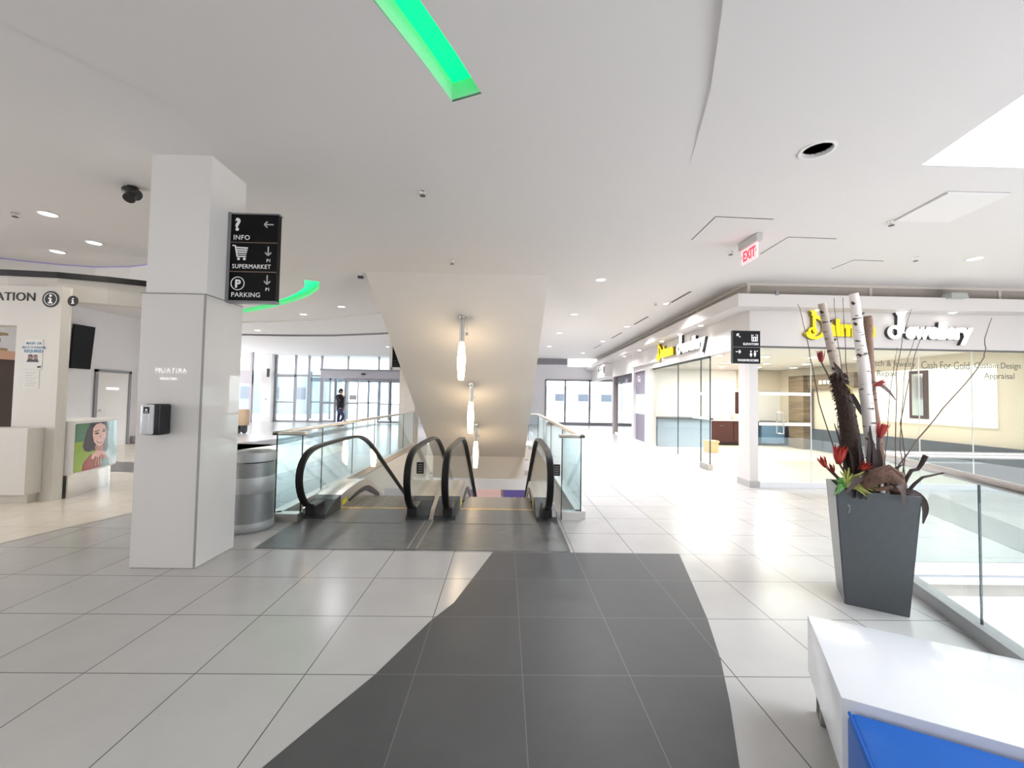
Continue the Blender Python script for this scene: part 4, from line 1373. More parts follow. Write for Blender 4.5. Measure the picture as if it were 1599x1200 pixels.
for y in (7.26, 7.44):
    b.tube([(5.02, 7.34, 1.36), (5.02, y, 1.36), (5.02, y, .98), (5.02, 7.34, .98)], .012, 8)
b.build('pull_handle', CHROME, g, 40)
GI = mat('etched_grey_lettering', (.13, .13, .115, 1), .5)
text('lettering', 'Watch & Jewelry', .155, GI, (7.53, 7.336, 2.24), (1, 0, 0), (0, 0, 1), g, .001, align='RIGHT', sx=.9)
text('lettering', 'Repair', .155, GI, (7.0, 7.336, 2.06), (1, 0, 0), (0, 0, 1), g, .001, align='CENTER')
text('lettering', 'Cash For Gold', .2, GI, (8.09, 7.336, 2.21), (1, 0, 0), (0, 0, 1), g, .001, align='CENTER', sx=.76)
text('lettering', 'Custom Design', .155, GI, (8.63, 7.336, 2.24), (1, 0, 0), (0, 0, 1), g, .001, sx=.9)
text('lettering', 'Appraisal', .155, GI, (9.1, 7.336, 2.05), (1, 0, 0), (0, 0, 1), g, .001, align='CENTER')
# side glazing
g = thing('window_7', 'folding side glass of the jewellery shop beside its open doorway', 'window', (sx(11), 11, 0), kind='structure')
for y0_, y1_ in ((9.1, 9.55), (9.57, 10.95), (10.97, 13.05)):
    side(MB(), y0_, y1_, .09, .102, .1, 2.56).build('pane', GLASSS, g)
b = side(MB(), 9.1, 13.05, .06, .13, 0, .1)
b.build('sill', mat('white_sill', (.75, .75, .78, 1), .4), g)
b = MB()
for y in (9.09, 9.56, 10.96):
    side(b, y - .008, y + .008, .085, .107, .1, 2.56)
side(b, 9.1, 13.05, .07, .12, 2.52, 2.57)
b.build('joint', GLASSE, g)
b = side(MB(), 9.08, 9.5, .04, .16, 0, .13)
b.build('floor_clamp', STEEL, g)
b = MB()
for z in (1.15, 1.72):
    side(b, 9.1, 10.0, .08, .09, z - .03, z + .03)
b.build('door_rail', mat('pale_glass_rail', (.75, .82, .84, 1), .3), g)
b = side(MB(), 13.07, 13.62, 0, .2, 0, 2.56)
struct(b.build('wall_post', FACADE), 'white post between the jewellery shop and the next shop window', 'post')
# next shop windows
g = thing('window_8', 'grey tinted shop window with gold buying text, beyond the white post', 'window', (sx(15), 15, 0), kind='structure')
side(MB(), 15.0, 18.2, .09, .1, .1, 2.56).build('pane', GLASSS, g)
GP = mat('mauve_grey_graphic', lin(112, 104, 120), .35)
side(MB(), 13.65, 15.0, .09, .1, 1.75, 2.56).build('pane_band', GP, g)
side(MB(), 13.65, 15.0, .09, .1, .1, 1.05).build('pane_band', GP, g)
side(MB(), 13.65, 15.0, .09, .1, 1.05, 1.75).build('pane_band', mat('pale_mint_reflection', lin(205, 222, 224), .35), g)  # pale middle band paints a bright window mirrored in the glass
side(MB(), 15.0, 18.2, .09, .1, 2.2, 2.56).build('pane_band', GP, g)
text('lettering', 'Gold', .3, LETW, (sx(14.6, .085), 14.75, 2.2), (0, -1, 0), (0, 0, 1), g, .002)
text('lettering', 'Cash For', .22, mat('pale_violet_letter', lin(196, 190, 205), .5), (sx(16.4, .085), 16.6, 2.25), (0, -1, 0), (0, 0, 1), g, .002)
side(MB(), 13.65, 18.2, .05, .14, 0, .1).build('sill', mat('white_sill', (.75, .75, .78, 1), .4), g)
side(MB(), 18.2, 18.34, -.02, .2, 0, 2.56).build('post', mat('taupe_post', (.40, .34, .34, 1), .5), g)
# shop interior
b = MB()
b.box(4.75, 10.6, 15.0, 15.15, 0, H)
struct(b.build('wall_back', WHITE), 'white back wall inside the jewellery shop', 'wall')
b = MB()
b.box(8.6, 10.3, 14.96, 15.0, 1.95, 2.7)
struct(b.build('wall_back', TANW), 'tan upper wall band at the back of the jewellery shop', 'wall')
struct(MB().box(10.25, 10.4, 7.56, 15, 0, H).build('wall_right', TANW), 'tan side wall inside the jewellery shop', 'wall')
struct(MB().box(4.6, 10.4, 7.56, 15, 2.72, 2.8).build('ceiling', CEIL), 'white ceiling inside the jewellery shop', 'ceiling')
MBx = MB().box(10.12, 10.25, 7.6, 14.9, .0, .69)
tag(MBx.build('wall_counter', NAVY), 'dark slate low display counter along the shop side wall', 'counter')
r = thing('backlit_panel', 'large bright cream panel on the shop side wall', 'panel', (10.2, 9.7, 1.05))
MB().box(10.19, 10.245, 8.3, 11.3, 1.08, 2.42).build('panel', CREAM, r)
r = thing('wall_mirror', 'narrow mirror in a dark frame on the cream shop panel', 'mirror', (10.15, 9.8, 1.2))
MB().box(10.14, 10.188, 9.62, 10.05, 1.2, 2.38).build('frame', ESPR, r)
MB().box(10.13, 10.14, 9.7, 9.97, 1.28, 2.3).build('glass', mat('mirror_glass', (.75, .8, .78, 1), .08, .9), r)
r = thing('wood_portal', 'grey brown wooden portal frame at the back corner of the shop', 'frame', (10.1, 13.6, 0))
MB().box(9.86, 10.11, 13.3, 14.0, 0, 2.45).build('post', DWOOD, r)
MB().box(10.0, 10.24, 11.5, 13.3, 2.0, 2.45).build('header', DWOOD, r)
for q in range(5):
    MB().box(9.99, 10.0, 12.0 + q * .17, 12.12 + q * .17, 2.14, 2.26).build('reflection_mark', LETW, r)  # white marks painted in for unreadable lettering mirrored in the glass
r = thing('display_cabinet', 'low dark espresso cabinet seen through the shop doorway', 'cabinet', (7.7, 14.5, 0))
MB().box(7.15, 8.9, 14.2, 14.8, .1, .86).build('body', ESPR, r)
MB().box(7.15, 8.9, 14.25, 14.8, 0, .1).build('plinth', BLACK, r)
for x in (7.18, 8.04):
    dd = MB().box(x, x + .84, 14.17, 14.2, .14, .83).build('door', ESPR, r)
    MB().box(x + .35, x + .5, 14.155, 14.17, .68, .70).build('handle', CHROME, dd)
MB().box(7.12, 8.93, 14.15, 14.82, .86, .9).build('worktop', mat('beige_top', (.7, .6, .5, 1), .4), r)
for i, x in enumerate((7.3, 7.72, 8.14, 8.56)):
    o = MB().rbox(x, x + .28, 14.3, 14.6, .9, .9 + [.12, .26, .2, .3][i], .01).build('glass_case', mat('pale_case', (.72, .68, .62, 1), .3))
    tag(o, ['small pale case at the left end of the espresso cabinet', 'tall pale case second from left on the espresso cabinet', 'pale case third from left on the espresso cabinet', 'tall pale case at the right end of the espresso cabinet'][i], 'case', 'cases on the espresso cabinet')
r = tag(MB().box(8.55, 8.75, 14.93, 15.0, 1.1, 1.9).build('wall_panel', ESPR), 'narrow dark strip on the back wall seen through the shop doorway', 'panel')
r = thing('service_counter', 'pale blue grey counter inside the side glass of the shop', 'counter', (6, 13.6, 0))
MB().box(5.1, 6.9, 13.5, 14.2, 0, .92).build('body', mat('blue_grey_counter', lin(150, 170, 190), .4), r)
MB().box(5.05, 6.95, 13.45, 14.25, .92, .98).build('worktop', NAVY, r)
r = thing('paper_bag', 'tan carton on the floor at the shop doorway', 'carton', (6.3, 12.2, 0))
MB().box(6.1, 6.4, 12.1, 12.4, 0, .3).build('body', mat('tan_carton', lin(205, 180, 140), .7), r)
MB().box(6.08, 6.42, 12.08, 12.42, .3, .36).build('lid', mat('tan_carton', lin(205, 180, 140), .7), r)
r = thing('wall_counter', 'blue fronted counter at the back of the shop behind the door handle', 'counter', (9.5, 14.3, 0))
MB().box(9.05, 9.85, 14.2, 14.9, .1, .80).build('body', mat('steel_blue_front', lin(92, 122, 150), .4), r)
MB().box(9.0, 9.9, 14.15, 14.95, .80, .86).build('worktop', BLACK, r)
sd = None
for i, (x, y) in enumerate([(5.4, 8.4), (6.6, 8.4), (7.8, 8.4), (9.0, 8.4), (5.4, 10.2), (6.6, 10.2), (7.8, 10.2), (9.0, 10.2), (6.6, 12.0), (7.8, 12.0), (9.0, 12.0), (9.6, 13.4), (8.4, 13.4), (7.2, 13.4)]):
    lb = 'bright round lamp in the shop ceiling, %s row, %s' % (('front', 'second', 'third', 'rear')[(0, 0, 0, 0, 1, 1, 1, 1, 2, 2, 2, 3, 3, 3)[i]], ('first from the doorway side', 'second from the doorway side', 'third from the doorway side', 'fourth from the doorway side', 'first from the doorway side', 'second from the doorway side', 'third from the doorway side', 'fourth from the doorway side', 'first from the doorway side', 'second from the doorway side', 'third from the doorway side', 'third from the doorway side', 'second from the doorway side', 'first from the doorway side')[i])
    if sd is None:
        sd = thing('shop_lamp', lb, 'ceiling light', (x, y, 2.72), group='shop ceiling lamps')
        MB().lathe([(.13, 0), (.13, -.02), (.1, -.025)], 20).build('trim_ring', WHITE, sd, 40, local=True)
        MB().lathe([(.1, -.026), (.001, -.027)], 20).build('lens', mat('bright_lens', (.9, .9, .9, 1), .5, emit=(1, .96, .88, 1), estr=14), sd, local=True)
    else:
        dup(sd, (x, y, 2.72), lb)
# small spots under the fascia
sl = None
for i, (x, y, lb) in enumerate([(7.14, 7.16, 'fascia spotlight above the big white J of the front sign'), (8.05, 7.16, 'fascia spotlight above the right half of the front sign'), (5.6, 7.16, 'fascia spotlight above the yellow D of the front sign'),
                    (sx(8.9, -.2), 8.9, 'fascia spotlight at the near end of the side sign'), (sx(10.1, -.2), 10.1, 'fascia spotlight over the middle of the side sign'), (sx(11.4, -.2), 11.4, 'fascia spotlight over the yellow word of the side sign'), (sx(13.6, -.2), 13.6, 'fascia spotlight above the white shop post'), (sx(15.6, -.2), 15.6, 'fascia spotlight over the tinted shop window')]):
    if sl is None:
        sl = thing('fascia_spotlight', lb, 'spotlight', (x, y, 3.22), group='fascia spotlights')
        MB().lathe([(.065, 0), (.065, -.008), (.05, -.01)], 18).build('trim_ring', WHITE, sl, 40, local=True)
        MB().lathe([(.05, -.011), (.001, -.012)], 18).build('lens', MATS['bright_lens'], sl, local=True)
    else:
        dup(sl, (x, y, 3.22), lb)
    lamp(x, y, 3.19, 5, (1, .95, .86), .04, 110)

# shop name signs: channel letters
def name_sign(label, org, xd, scale):
    xd = Vector(xd)
    r = thing('shop_sign', label, 'sign', org, group='shop name signs')
    n = xd.cross(Vector((0, 0, 1)))
    O_ = Vector(org)
    P = lambda u, v, w=0: O_ + xd * u * scale + Vector((0, 0, v * scale)) + n * w
    Zv = (0, 0, 1)
    # black returns sit behind the faces
    for m, dp, suffix in ((None, .03, 'face'), (GOLDRET, .005, 'return')):
        off = n * (.075 if suffix == 'face' else .03)
        ym, wm = (YELLOW, WHITEL) if m is None else (mat('amber_return', (.22, .16, .01, 1), .4), GOLDRET)
        ex = .012 if suffix == 'face' else .04
        text('lettering_' + suffix, 'alman', .42 * scale, ym, P(.33, .0) + off, xd, Zv, r, ex, bold=.02 * scale, sx=.93)
        text('lettering_' + suffix, 'ewellery', .42 * scale, wm, P(1.83, -.02) + off, xd, Zv, r, ex, bold=.018 * scale, sx=.86, shear=.12)
        T = lambda pl, mm, nm: flat2d([[(u * scale, v * scale) for u, v in q] for q in pl], mm, nm, O_ + off - n * ex, xd, Zv, r, ex * 2)
        D = []
        cv = arc((.10, .14), .20, radians(-150), radians(82), 14)
        for a, c in zip(cv, cv[1:]):
            D.append(bar2(a, c, .055))
        D += [bar2((.09, .05), (.09, .40), .045)] + ring2((.06, .06), .085, .045, 16)
        star = []
        for q in range(10):
            a = pi / 2 + q * pi / 5
            rr = .085 if q % 2 == 0 else .04
            star.append((.09 + rr * cos(a), .43 + rr * sin(a)))
        for q in range(10):
            D.append([(.09, .43), star[q], star[(q + 1) % 10]])
        T(D, ym, 'yellow_initial_' + suffix)
        J = [[(1.68, .06), (1.80, .06), (1.80, .38), (1.86, .50), (1.60, .50), (1.66, .44), (1.69, .38)]] + ring2((1.62, .08), .13, .062, 18)
        T(J, wm, 'white_initial_' + suffix)
    return r
name_sign('yellow and white lit shop name above the front glass', (5.50, 7.33, 2.78), (1, 0, 0), .97)
sdv = Vector((-.04, -1, 0)).normalized()
name_sign('yellow and white lit shop name above the side glass', (sx(12.15), 12.15, 2.80), sdv, 1.02)
# second direction sign
YS2 = 7.36
s = thing('direction_sign', 'black blade sign for elevators and washrooms at the shop corner', 'sign', (4.2, YS2, 2.2), group='black direction signs')
x0, x1, z0, z1 = 3.955, 4.435, 2.22, 2.775
MB().box(x0, x1, YS2 - .36, YS2 - .31, z0, z1).build('panel', mat('sign_charcoal', (.012, .012, .014, 1), .4, spec=.15), s)
yf = YS2 - .361
b = MB()
b.box(x0 - .006, x1 + .006, YS2 - .364, YS2 - .306, z1, z1 + .01); b.box(x0 - .006, x1 + .006, YS2 - .364, YS2 - .306, z0 - .01, z0)
b.box(x0 - .006, x0, YS2 - .364, YS2 - .306, z0, z1)
b.build('frame', BOOT, s)
MB().box(4.39, 4.445, YS2 - .31, YS2 + .0, 2.40, 2.60).build('bracket', ALU, s)
MB().box(x0, x1, yf - .002, yf, z0 + .272, z0 + .278).build('divider', ALU, s)
text('lettering', 'ELEVATORS', .052, LETW, (x1 - .03, yf, z0 + .315), X, Z, s, .002, align='RIGHT', bold=.001)
text('lettering', 'WASHROOMS', .058, LETW, (x1 - .03, yf, z0 + .028), X, Z, s, .002, align='RIGHT', bold=.001)
O = (x0, yf, z0)
flat2d(arrow((.1, .475), (-1, 1), .04, .014), LETW, 'arrow', O, X, Z, s)
flat2d(arrow((.09, .195), (1, 0), .042, .014), LETW, 'arrow', O, X, Z, s)
flat2d([bar2((.33, .385), (.33, .50), .012), bar2((.43, .385), (.43, .50), .012), bar2((.33, .385), (.43, .385), .012), bar2((.33, .455), (.43, .455), .012), bar2((.36, .39), (.36, .45), .022), bar2((.40, .39), (.40, .45), .022),
        [(.345, .48), (.365, .48), (.355, .50)], [(.395, .50), (.415, .50), (.405, .48)]], LETW, 'elevator_symbol', O, X, Z, s)
flat2d([disc2((.315, .205), .014), [(.315, .19), (.338, .15), (.322, .11), (.308, .11), (.292, .15)], disc2((.385, .205), .014), [(.37, .19), (.40, .19), (.405, .15), (.39, .11), (.38, .11), (.365, .15)], disc2((.425, .21), .01)], LETW, 'washroom_symbol', O, X, Z, s)
# white sign at far shop
r = thing('shop_sign', 'white sign box with dark marks at the far end of the shopfronts', 'sign', (4.4, 19, 2.6), group='shop name signs')
MB().prism([(sx(18.6, -.35), 18.6), (sx(18.6), 18.6), (sx(20.5), 20.5), (sx(20.5, -.35), 20.5)], 2.6, 3.2).build('box', WHITE, r)
side(MB(), 18.62, 18.8, -.37, -.35, 2.75, 3.05).build('dark_mark', INK, r)
for y in (19.3, 19.9):
    side(MB(), y, y + .12, -.37, -.35, 2.9, 3.0).build('dark_mark', INK, r)
r = thing('floodlight', 'small grey floodlight on top of the front fascia', 'floodlight', (7.9, 7.0, 3.44))
MB().hexa([(7.75, 6.9, 3.42), (8.05, 6.9, 3.42), (8.05, 7.1, 3.42), (7.75, 7.1, 3.42)], [(7.8, 6.95, 3.52), (8.08, 6.95, 3.52), (8.08, 7.1, 3.52), (7.8, 7.1, 3.52)]).build('housing', mat('grey_green_housing', (.45, .48, .45, 1), .5), r)
MB().box(7.88, 7.95, 7.05, 7.2, 3.44, 3.5).build('bracket', ALU, r)
r = tag(MB().rbox(4.7, 4.76, 6.97, 7.03, 3.42, 3.5, .01).build('sensor', ALU), 'tiny sensor box on the fascia near the shop corner', 'sensor')

# ------------------------------------------------------------------ bench and upholstered seat
ang = atan2(-.47, .88)
bn = thing('bench', 'low white block bench on thin steel legs, right foreground', 'bench', (1.26, 1.52, 0), ang)
Ld, Wd = 1.15, .655
MB().rbox(0, Ld, 0, Wd, .18, .462, .006, 2).build('block', GLOSSW, bn, 40, local=True)
for x in (.03, 1.05):
    b = MB()
    for ya, yb in ((.03, .13), (Wd - .12, Wd - .02)):
        b = MB()
        b.box(x, x + .05, ya, yb, 0, .01)
        b.box(x, x + .05, ya, ya + .01, 0, .19); b.box(x, x + .05, yb - .01, yb, 0, .19)
        b.build('leg_frame', STEEL, bn, local=True)
st = thing('upholstered_seat', 'bright blue vinyl seat against the front of the white bench', 'seat', (1.26, 1.52, 0), ang)
b = MB()
b.rbox(.012, 1.1, -.72, -.006, .14, .432, .03, 4)
b.build('cushion', BLUE, st, 50, local=True)
b = MB()
b.box(.06, 1.05, -.68, -.05, .0, .14)
b.build('base', BOOT, st, local=True)
b = MB()
b.tube([(.02, -.02, .425), (.02, -.7, .425)], .006, 6)
b.build('piping', BLUE, st, local=True)

# ------------------------------------------------------------------ planter and arrangement
pa = radians(-31.5)
pc = Vector((2.648, 3.150)) + Vector((cos(pa), sin(pa))) * .186 + Vector((-sin(pa), cos(pa))) * .186
pt = thing('planter', 'tall tapered charcoal planter by the glass railing', 'planter', (pc.x, pc.y, 0), pa)
b = MB()
s0, s1, h = .186, .245, .885
def sq(s_, z):
    return [(-s_, -s_, z), (s_, -s_, z), (s_, s_, z), (-s_, s_, z)]
vb = [[b.bm.verts.new(v) for v in sq(*q)] for q in ((s0, 0), (s1, h), (s1 - .03, h), (s1 - .03, h - .09))]
b.bm.faces.new(vb[0][::-1])
for a, c in zip(vb, vb[1:]):
    for q in range(4):
        b.bm.faces.new((a[q], a[(q + 1) % 4], c[(q + 1) % 4], c[q]))
b.bm.faces.new(vb[-1])
bmesh.ops.bevel(b.bm, geom=[e_ for e_ in b.bm.edges if abs(e_.verts[0].co.z - e_.verts[1].co.z) > .5], offset=.008, segments=2, affect='EDGES')
b.build('pot', PLANT, pt, local=True)
so = MB()
so.box(-.21, .21, -.21, .21, h - .12, h - .05)
bmesh.ops.subdivide_edges(so.bm, edges=so.bm.edges[:], cuts=6, use_grid_fill=True)
for v in so.bm.verts:
    if v.co.z > h - .07:
        v.co.z += random.uniform(-.01, .03)
o = so.build('soil', SOIL, pt, 60, local=True)
flat2d([bar2((-.17, .78), (-.155, .74), .004), bar2((-.155, .74), (-.165, .71), .004), bar2((-.165, .77), (-.15, .765), .003)], mat('scuff_pale', (.3, .32, .33, 1), .7), 'scuff_mark', (pc.x - .458 * 0, pc.y, 0), (cos(pa), sin(pa), 0), (0, 0, 1), pt, .001)
bpy.data.objects['scuff_mark'].location = (0, -.2375, 0)

def jig(p0, p1, n, amp):
    p0, p1 = Vector(p0), Vector(p1)
    out = []
    for i in range(n + 1):
        t_ = i / n
        out.append(p0.lerp(p1, t_) + (Vector((random.uniform(-1, 1), random.uniform(-1, 1), random.uniform(-.5, .5))) * amp if 0 < i < n else Vector()))
    return out
def log(label, pts, rs, m, knots, top):
    r = thing('birch_pole', label, 'birch pole', pts[0], group='birch poles in the planter')
    q = []
    qr = []
    for i in range(len(pts) - 1):
        for j in range(6):
            t_ = j / 6
            q.append(Vector(pts[i]).lerp(Vector(pts[i + 1]), t_) + Vector((random.uniform(-1, 1), random.uniform(-1, 1), 0)) * .0025)
            qr.append((rs[i] * (1 - t_) + rs[i + 1] * t_) * random.uniform(.95, 1.06))
    q.append(Vector(pts[-1])); qr.append(rs[-1])
    MB().tube(q, qr, 14).build('bark', m, r, 50)
    d = (q[-1] - q[-2]).normalized()
    MB().tube([q[-1] - d * .002, q[-1] + d * .003], qr[-1] * .9, 14).build('cut_end', mat('cut_wood', lin(196, 176, 150), .8), r)
    b = MB()
    for ki, side_ in knots:
        c = q[ki]
        b.tube([c + Vector((side_ * qr[ki] * .7, -qr[ki] * .4, 0)), c + Vector((side_ * qr[ki] * 1.35, -qr[ki] * .5, .012))], [.012, .006], 8)
    b.build('knot', mat('knot_dark', lin(52, 40, 34), .8), r, 50)
    return r
BW = birch_mat('birch_bark_white', lin(222, 216, 212), lin(70, 60, 54), 1)
BG = birch_mat('birch_bark_grey', lin(176, 162, 150), lin(62, 50, 44), 4)
BB = birch_mat('birch_bark_brown', lin(122, 96, 82), lin(72, 52, 42), 8)
log('tallest white birch pole in the middle of the planter', [(2.93, 3.16, .83), (2.88, 3.15, 1.15), (2.838, 3.14, 1.5), (2.79, 3.13, 1.92), (2.718, 3.12, 2.405)], [.044, .044, .042, .037, .031], BW, [(8, -1), (13, 1), (15, 1), (18, -1), (21, -1), (22, 1), (23, -1)], 0)
log('grey mottled birch pole leaning left in the planter', [(2.90, 3.24, .84), (2.81, 3.24, 1.32), (2.70, 3.22, 1.65), (2.62, 3.2, 1.90), (2.505, 3.17, 2.335)], [.03, .032, .032, .032, .027], BG, [(13, 1), (16, -1), (20, 1), (22, 1), (23, -1)], 0)
log('brown birch pole behind the tall white pole', [(3.06, 3.25, .84), (3.02, 3.25, 1.12), (2.955, 3.24, 1.7), (2.925, 3.22, 2.0), (2.90, 3.20, 2.25)], [.042, .038, .03, .028, .028], BB, [(17, -1), (12, -1)], 0)
# fibre-wrapped bark stem
r = thing('bark_stem', 'thick dark fibrous stem left of the tall white pole', 'stem', (2.74, 3.12, .84))
pts = [(2.73, 3.13, .84), (2.705, 3.12, 1.05), (2.67, 3.11, 1.30), (2.63, 3.1, 1.5), (2.59, 3.1, 1.66), (2.565, 3.1, 1.78)]
MB().tube(pts, [.07, .065, .06, .055, .048, .036], 16).build('core', BARK, r, 60)
b = MB()
for i in range(260):
    t_ = random.random() ** .8 * 4.99
    k0 = int(t_)
    c = Vector(pts[k0]).lerp(Vector(pts[k0 + 1]), t_ - k0)
    a = random.uniform(0, 2 * pi)
    e = Vector((cos(a), sin(a), 0))
    rad = .054
    b.tube([c + e * rad * .8, c + e * (rad + .012) + Vector((0, 0, -.025))], [.007, .002], 5)
o = b.build('fibre', BARK, r)
o['kind'] = 'stuff'
MB().blade([(2.58, 3.08, 1.73), (2.54, 3.07, 1.80), (2.505, 3.06, 1.86)], [.035, .025, .004], (0, -1, .2)).build('split_tip', LEAFB, r)
MB().blade([(2.63, 3.05, 1.62), (2.62, 3.04, 1.66), (2.58, 3.04, 1.69)], [.012, .013, .004], (0, -1, .2)).build('yellow_scar', mat('yellow_scar', lin(150, 130, 70), .7), r)
# dark upright leaves
r = thing('dark_leaf_clump', 'clump of dark brown upright leaves around the pole bases', 'leaf clump', (2.82, 3.05, .84))
for x, y, zt, dx, w in [(2.69, 3.05, 1.28, -.01, .026), (2.73, 3.04, 1.33, .005, .028), (2.775, 3.04, 1.27, .0, .026), (2.81, 3.05, 1.2, .012, .023), (2.655, 3.07, 1.2, -.02, .024), (2.76, 3.07, 1.38, .01, .026), (2.83, 3.07, 1.3, .0, .022)]:
    MB().blade([(x, y, .83), (x, y - .015, 1.0), (x + dx, y - .02, (zt + 1) / 2), (x + dx * 2, y - .01, zt)], [w * .7, w, w, .004], (random.uniform(-.4, .4), -1, 0)).build('leaf', LEAFB, r, 40)
for lb, pts, w, m in [('long dark pointed leaf leaning left behind the red flowers', [(2.74, 3.1, .88), (2.66, 3.1, 1.05), (2.585, 3.1, 1.22), (2.53, 3.09, 1.39)], [.02, .022, .015, .003], LEAFB),
                      ('purplish brown strap leaf arching over the planter rim left', [(2.87, 3.05, .95), (2.77, 3.02, 1.065), (2.66, 3.02, 1.0), (2.56, 3.02, .885)], [.02, .03, .03, .008], LEAFP),
                      ('dark curled leaf beside the strap leaf', [(2.83, 3.04, .95), (2.76, 3.04, 1.04), (2.69, 3.04, 1.05), (2.64, 3.04, .98)], [.02, .03, .025, .006], LEAFB),
                      ('pale curled leaf hanging over the planter front rim', [(2.84, 2.96, .95), (2.86, 2.92, .96), (2.875, 2.90, .90), (2.87, 2.90, .81)], [.018, .025, .022, .005], LEAFP),
                      ('dark leaf drooping over the right corner of the planter', [(2.94, 2.99, .91), (2.99, 2.92, .90), (3.02, 2.89, .82), (2.99, 2.88, .70)], [.02, .032, .034, .006], LEAFB),
                      ('grey brown leaf pointing right behind the tall pole', [(2.89, 3.16, 1.72), (2.93, 3.14, 1.70), (2.98, 3.12, 1.65), (3.03, 3.11, 1.58)], [.006, .02, .018, .004], LEAFP),
                      ('dark leaf crossing behind the tall white pole', [(2.68, 3.2, 1.72), (2.75, 3.2, 1.62), (2.82, 3.2, 1.50), (2.87, 3.2, 1.42)], [.01, .028, .028, .01], LEAFB),
                      ('dark sickle leaf rising right of the driftwood', [(2.89, 3.07, .90), (2.91, 3.06, 1.0), (2.96, 3.05, 1.06), (3.02, 3.05, 1.09)], [.012, .016, .012, .003], LEAFB)]:
    o = MB().blade(pts, w, (.1, -1, .35)).build('leaf', m, None, 40)
    tag(o, lb, 'leaf', 'loose leaves in the planter')
# yellow-green grassy plant
r = thing('green_plant', 'spiky yellow green plant at the left front rim', 'plant', (2.655, 3.06, .87))
for i in range(26):
    a = random.uniform(-.3, pi + .5)
    l = random.uniform(.12, .2)
    e = Vector((cos(a) * -.75, -.25 - .2 * random.random(), sin(a) * .7)).normalized()
    c = Vector((2.60, 3.065, .915))
    MB().blade([c, c + e * l * .5 + Vector((0, 0, .02)), c + e * l - Vector((0, 0, .01))], [.008, .014, .002], (0, -1, .3)).build('leaf', LEAFD if a < .7 else LEAFG, r)
# flowers
def flower(label, c, d, s_, m, stem_to, n=9):
    c, d = Vector(c), Vector(d).normalized()
    r = thing('red_flower', label, 'flower', stem_to, group='red flowers in the planter')
    u, v = frame(d)
    b = MB()
    for k_ in range(n):
        a = 2 * pi * k_ / n
        e = u * cos(a) + v * sin(a)
        b.blade([c + e * .22 * s_, c + e * .46 * s_ + d * .7 * s_, c + e * .55 * s_ + d * 1.5 * s_, c + e * .72 * s_ + d * 2.0 * s_], [.12 * s_, .19 * s_, .15 * s_, .02 * s_], e, .002)
    for k_ in range(6):
        a = 2 * pi * k_ / 6 + .4
        e = u * cos(a) + v * sin(a)
        b.blade([c + e * .1 * s_, c + e * .26 * s_ + d * .9 * s_, c + e * .2 * s_ + d * 1.95 * s_], [.12 * s_, .17 * s_, .02 * s_], e, .002)
    b.build('petals', m, r, 60)
    MB().tube([c - d * .1 * s_, c + d * .35 * s_], [.28 * s_, .4 * s_], 10).build('calyx', DKRED, r, 50)
    MB().tube([Vector(stem_to), (Vector(stem_to) + c) / 2 + Vector((.01, 0, -.01)), c], .006, 6).build('stem', TWIG, r, 50)
flower('upper left dark red flower beside the leaning pole', (2.455, 3.12, 1.87), (-.1, -.1, 1), .042, DKRED, (2.64, 3.13, 1.50), 7)
flower('dark red flower right of the tall pole at mid height', (2.88, 3.12, 1.69), (1, -.2, .45), .036, DKRED, (2.85, 3.16, 1.55), 7)
flower('orange red flower bud right of the poles', (2.89, 3.1, 1.29), (.15, -.2, 1), .055, RED, (2.90, 3.14, 1.0))
flower('large red flower over the left rim', (2.57, 3.1, 1.09), (-.15, -.3, 1), .068, RED, (2.70, 3.12, .88), 10)
flower('leftmost orange red flower leaning out of the planter', (2.465, 3.1, 1.06), (-.6, -.2, .9), .042, RED, (2.67, 3.13, .88), 7)
flower('flat red flower head above the green plant', (2.69, 3.06, 1.04), (.2, -.6, .6), .045, RED, (2.73, 3.1, .88), 10)
flower('small brown red bud between the two left flowers', (2.525, 3.1, 1.02), (-.5, -.3, .7), .035, DKRED, (2.68, 3.12, .88), 6)
# driftwood
r = thing('driftwood', 'knotty brown driftwood at the planter front rim', 'driftwood', (2.97, 3.0, .88))
MB().tube([(2.69, 3.03, .93), (2.75, 3.0, 1.0), (2.82, 2.98, 1.03), (2.89, 2.98, .98), (2.93, 3.0, .88)], [.035, .06, .065, .055, .04], 12).build('trunk', DRIFT, r, 50)
MB().tube([(2.73, 2.97, 1.02), (2.82, 2.95, 1.085), (2.90, 2.95, 1.03), (2.94, 2.97, .94), (2.94, 2.98, .86)], [.012, .02, .022, .02, .016], 9).build('root', DRIFT, r, 50)
MB().tube([(2.70, 2.97, .99), (2.78, 2.95, 1.03), (2.81, 2.95, .95)], [.008, .012, .008], 8).build('root', DRIFT, r, 50)
MB().tube([(2.74, 2.98, .91), (2.82, 2.95, .94), (2.90, 2.95, .91)], [.012, .02, .012], 8).build('root', DRIFT, r, 50)
o = tag(MB().lathe([(.03, 0), (.034, .04), (.03, .09), (.004, .095)], 14, (2.90, 3.06, .98)).build('metal_cap', CHROME, None, 40), 'small shiny metal cap behind the driftwood', 'cap')
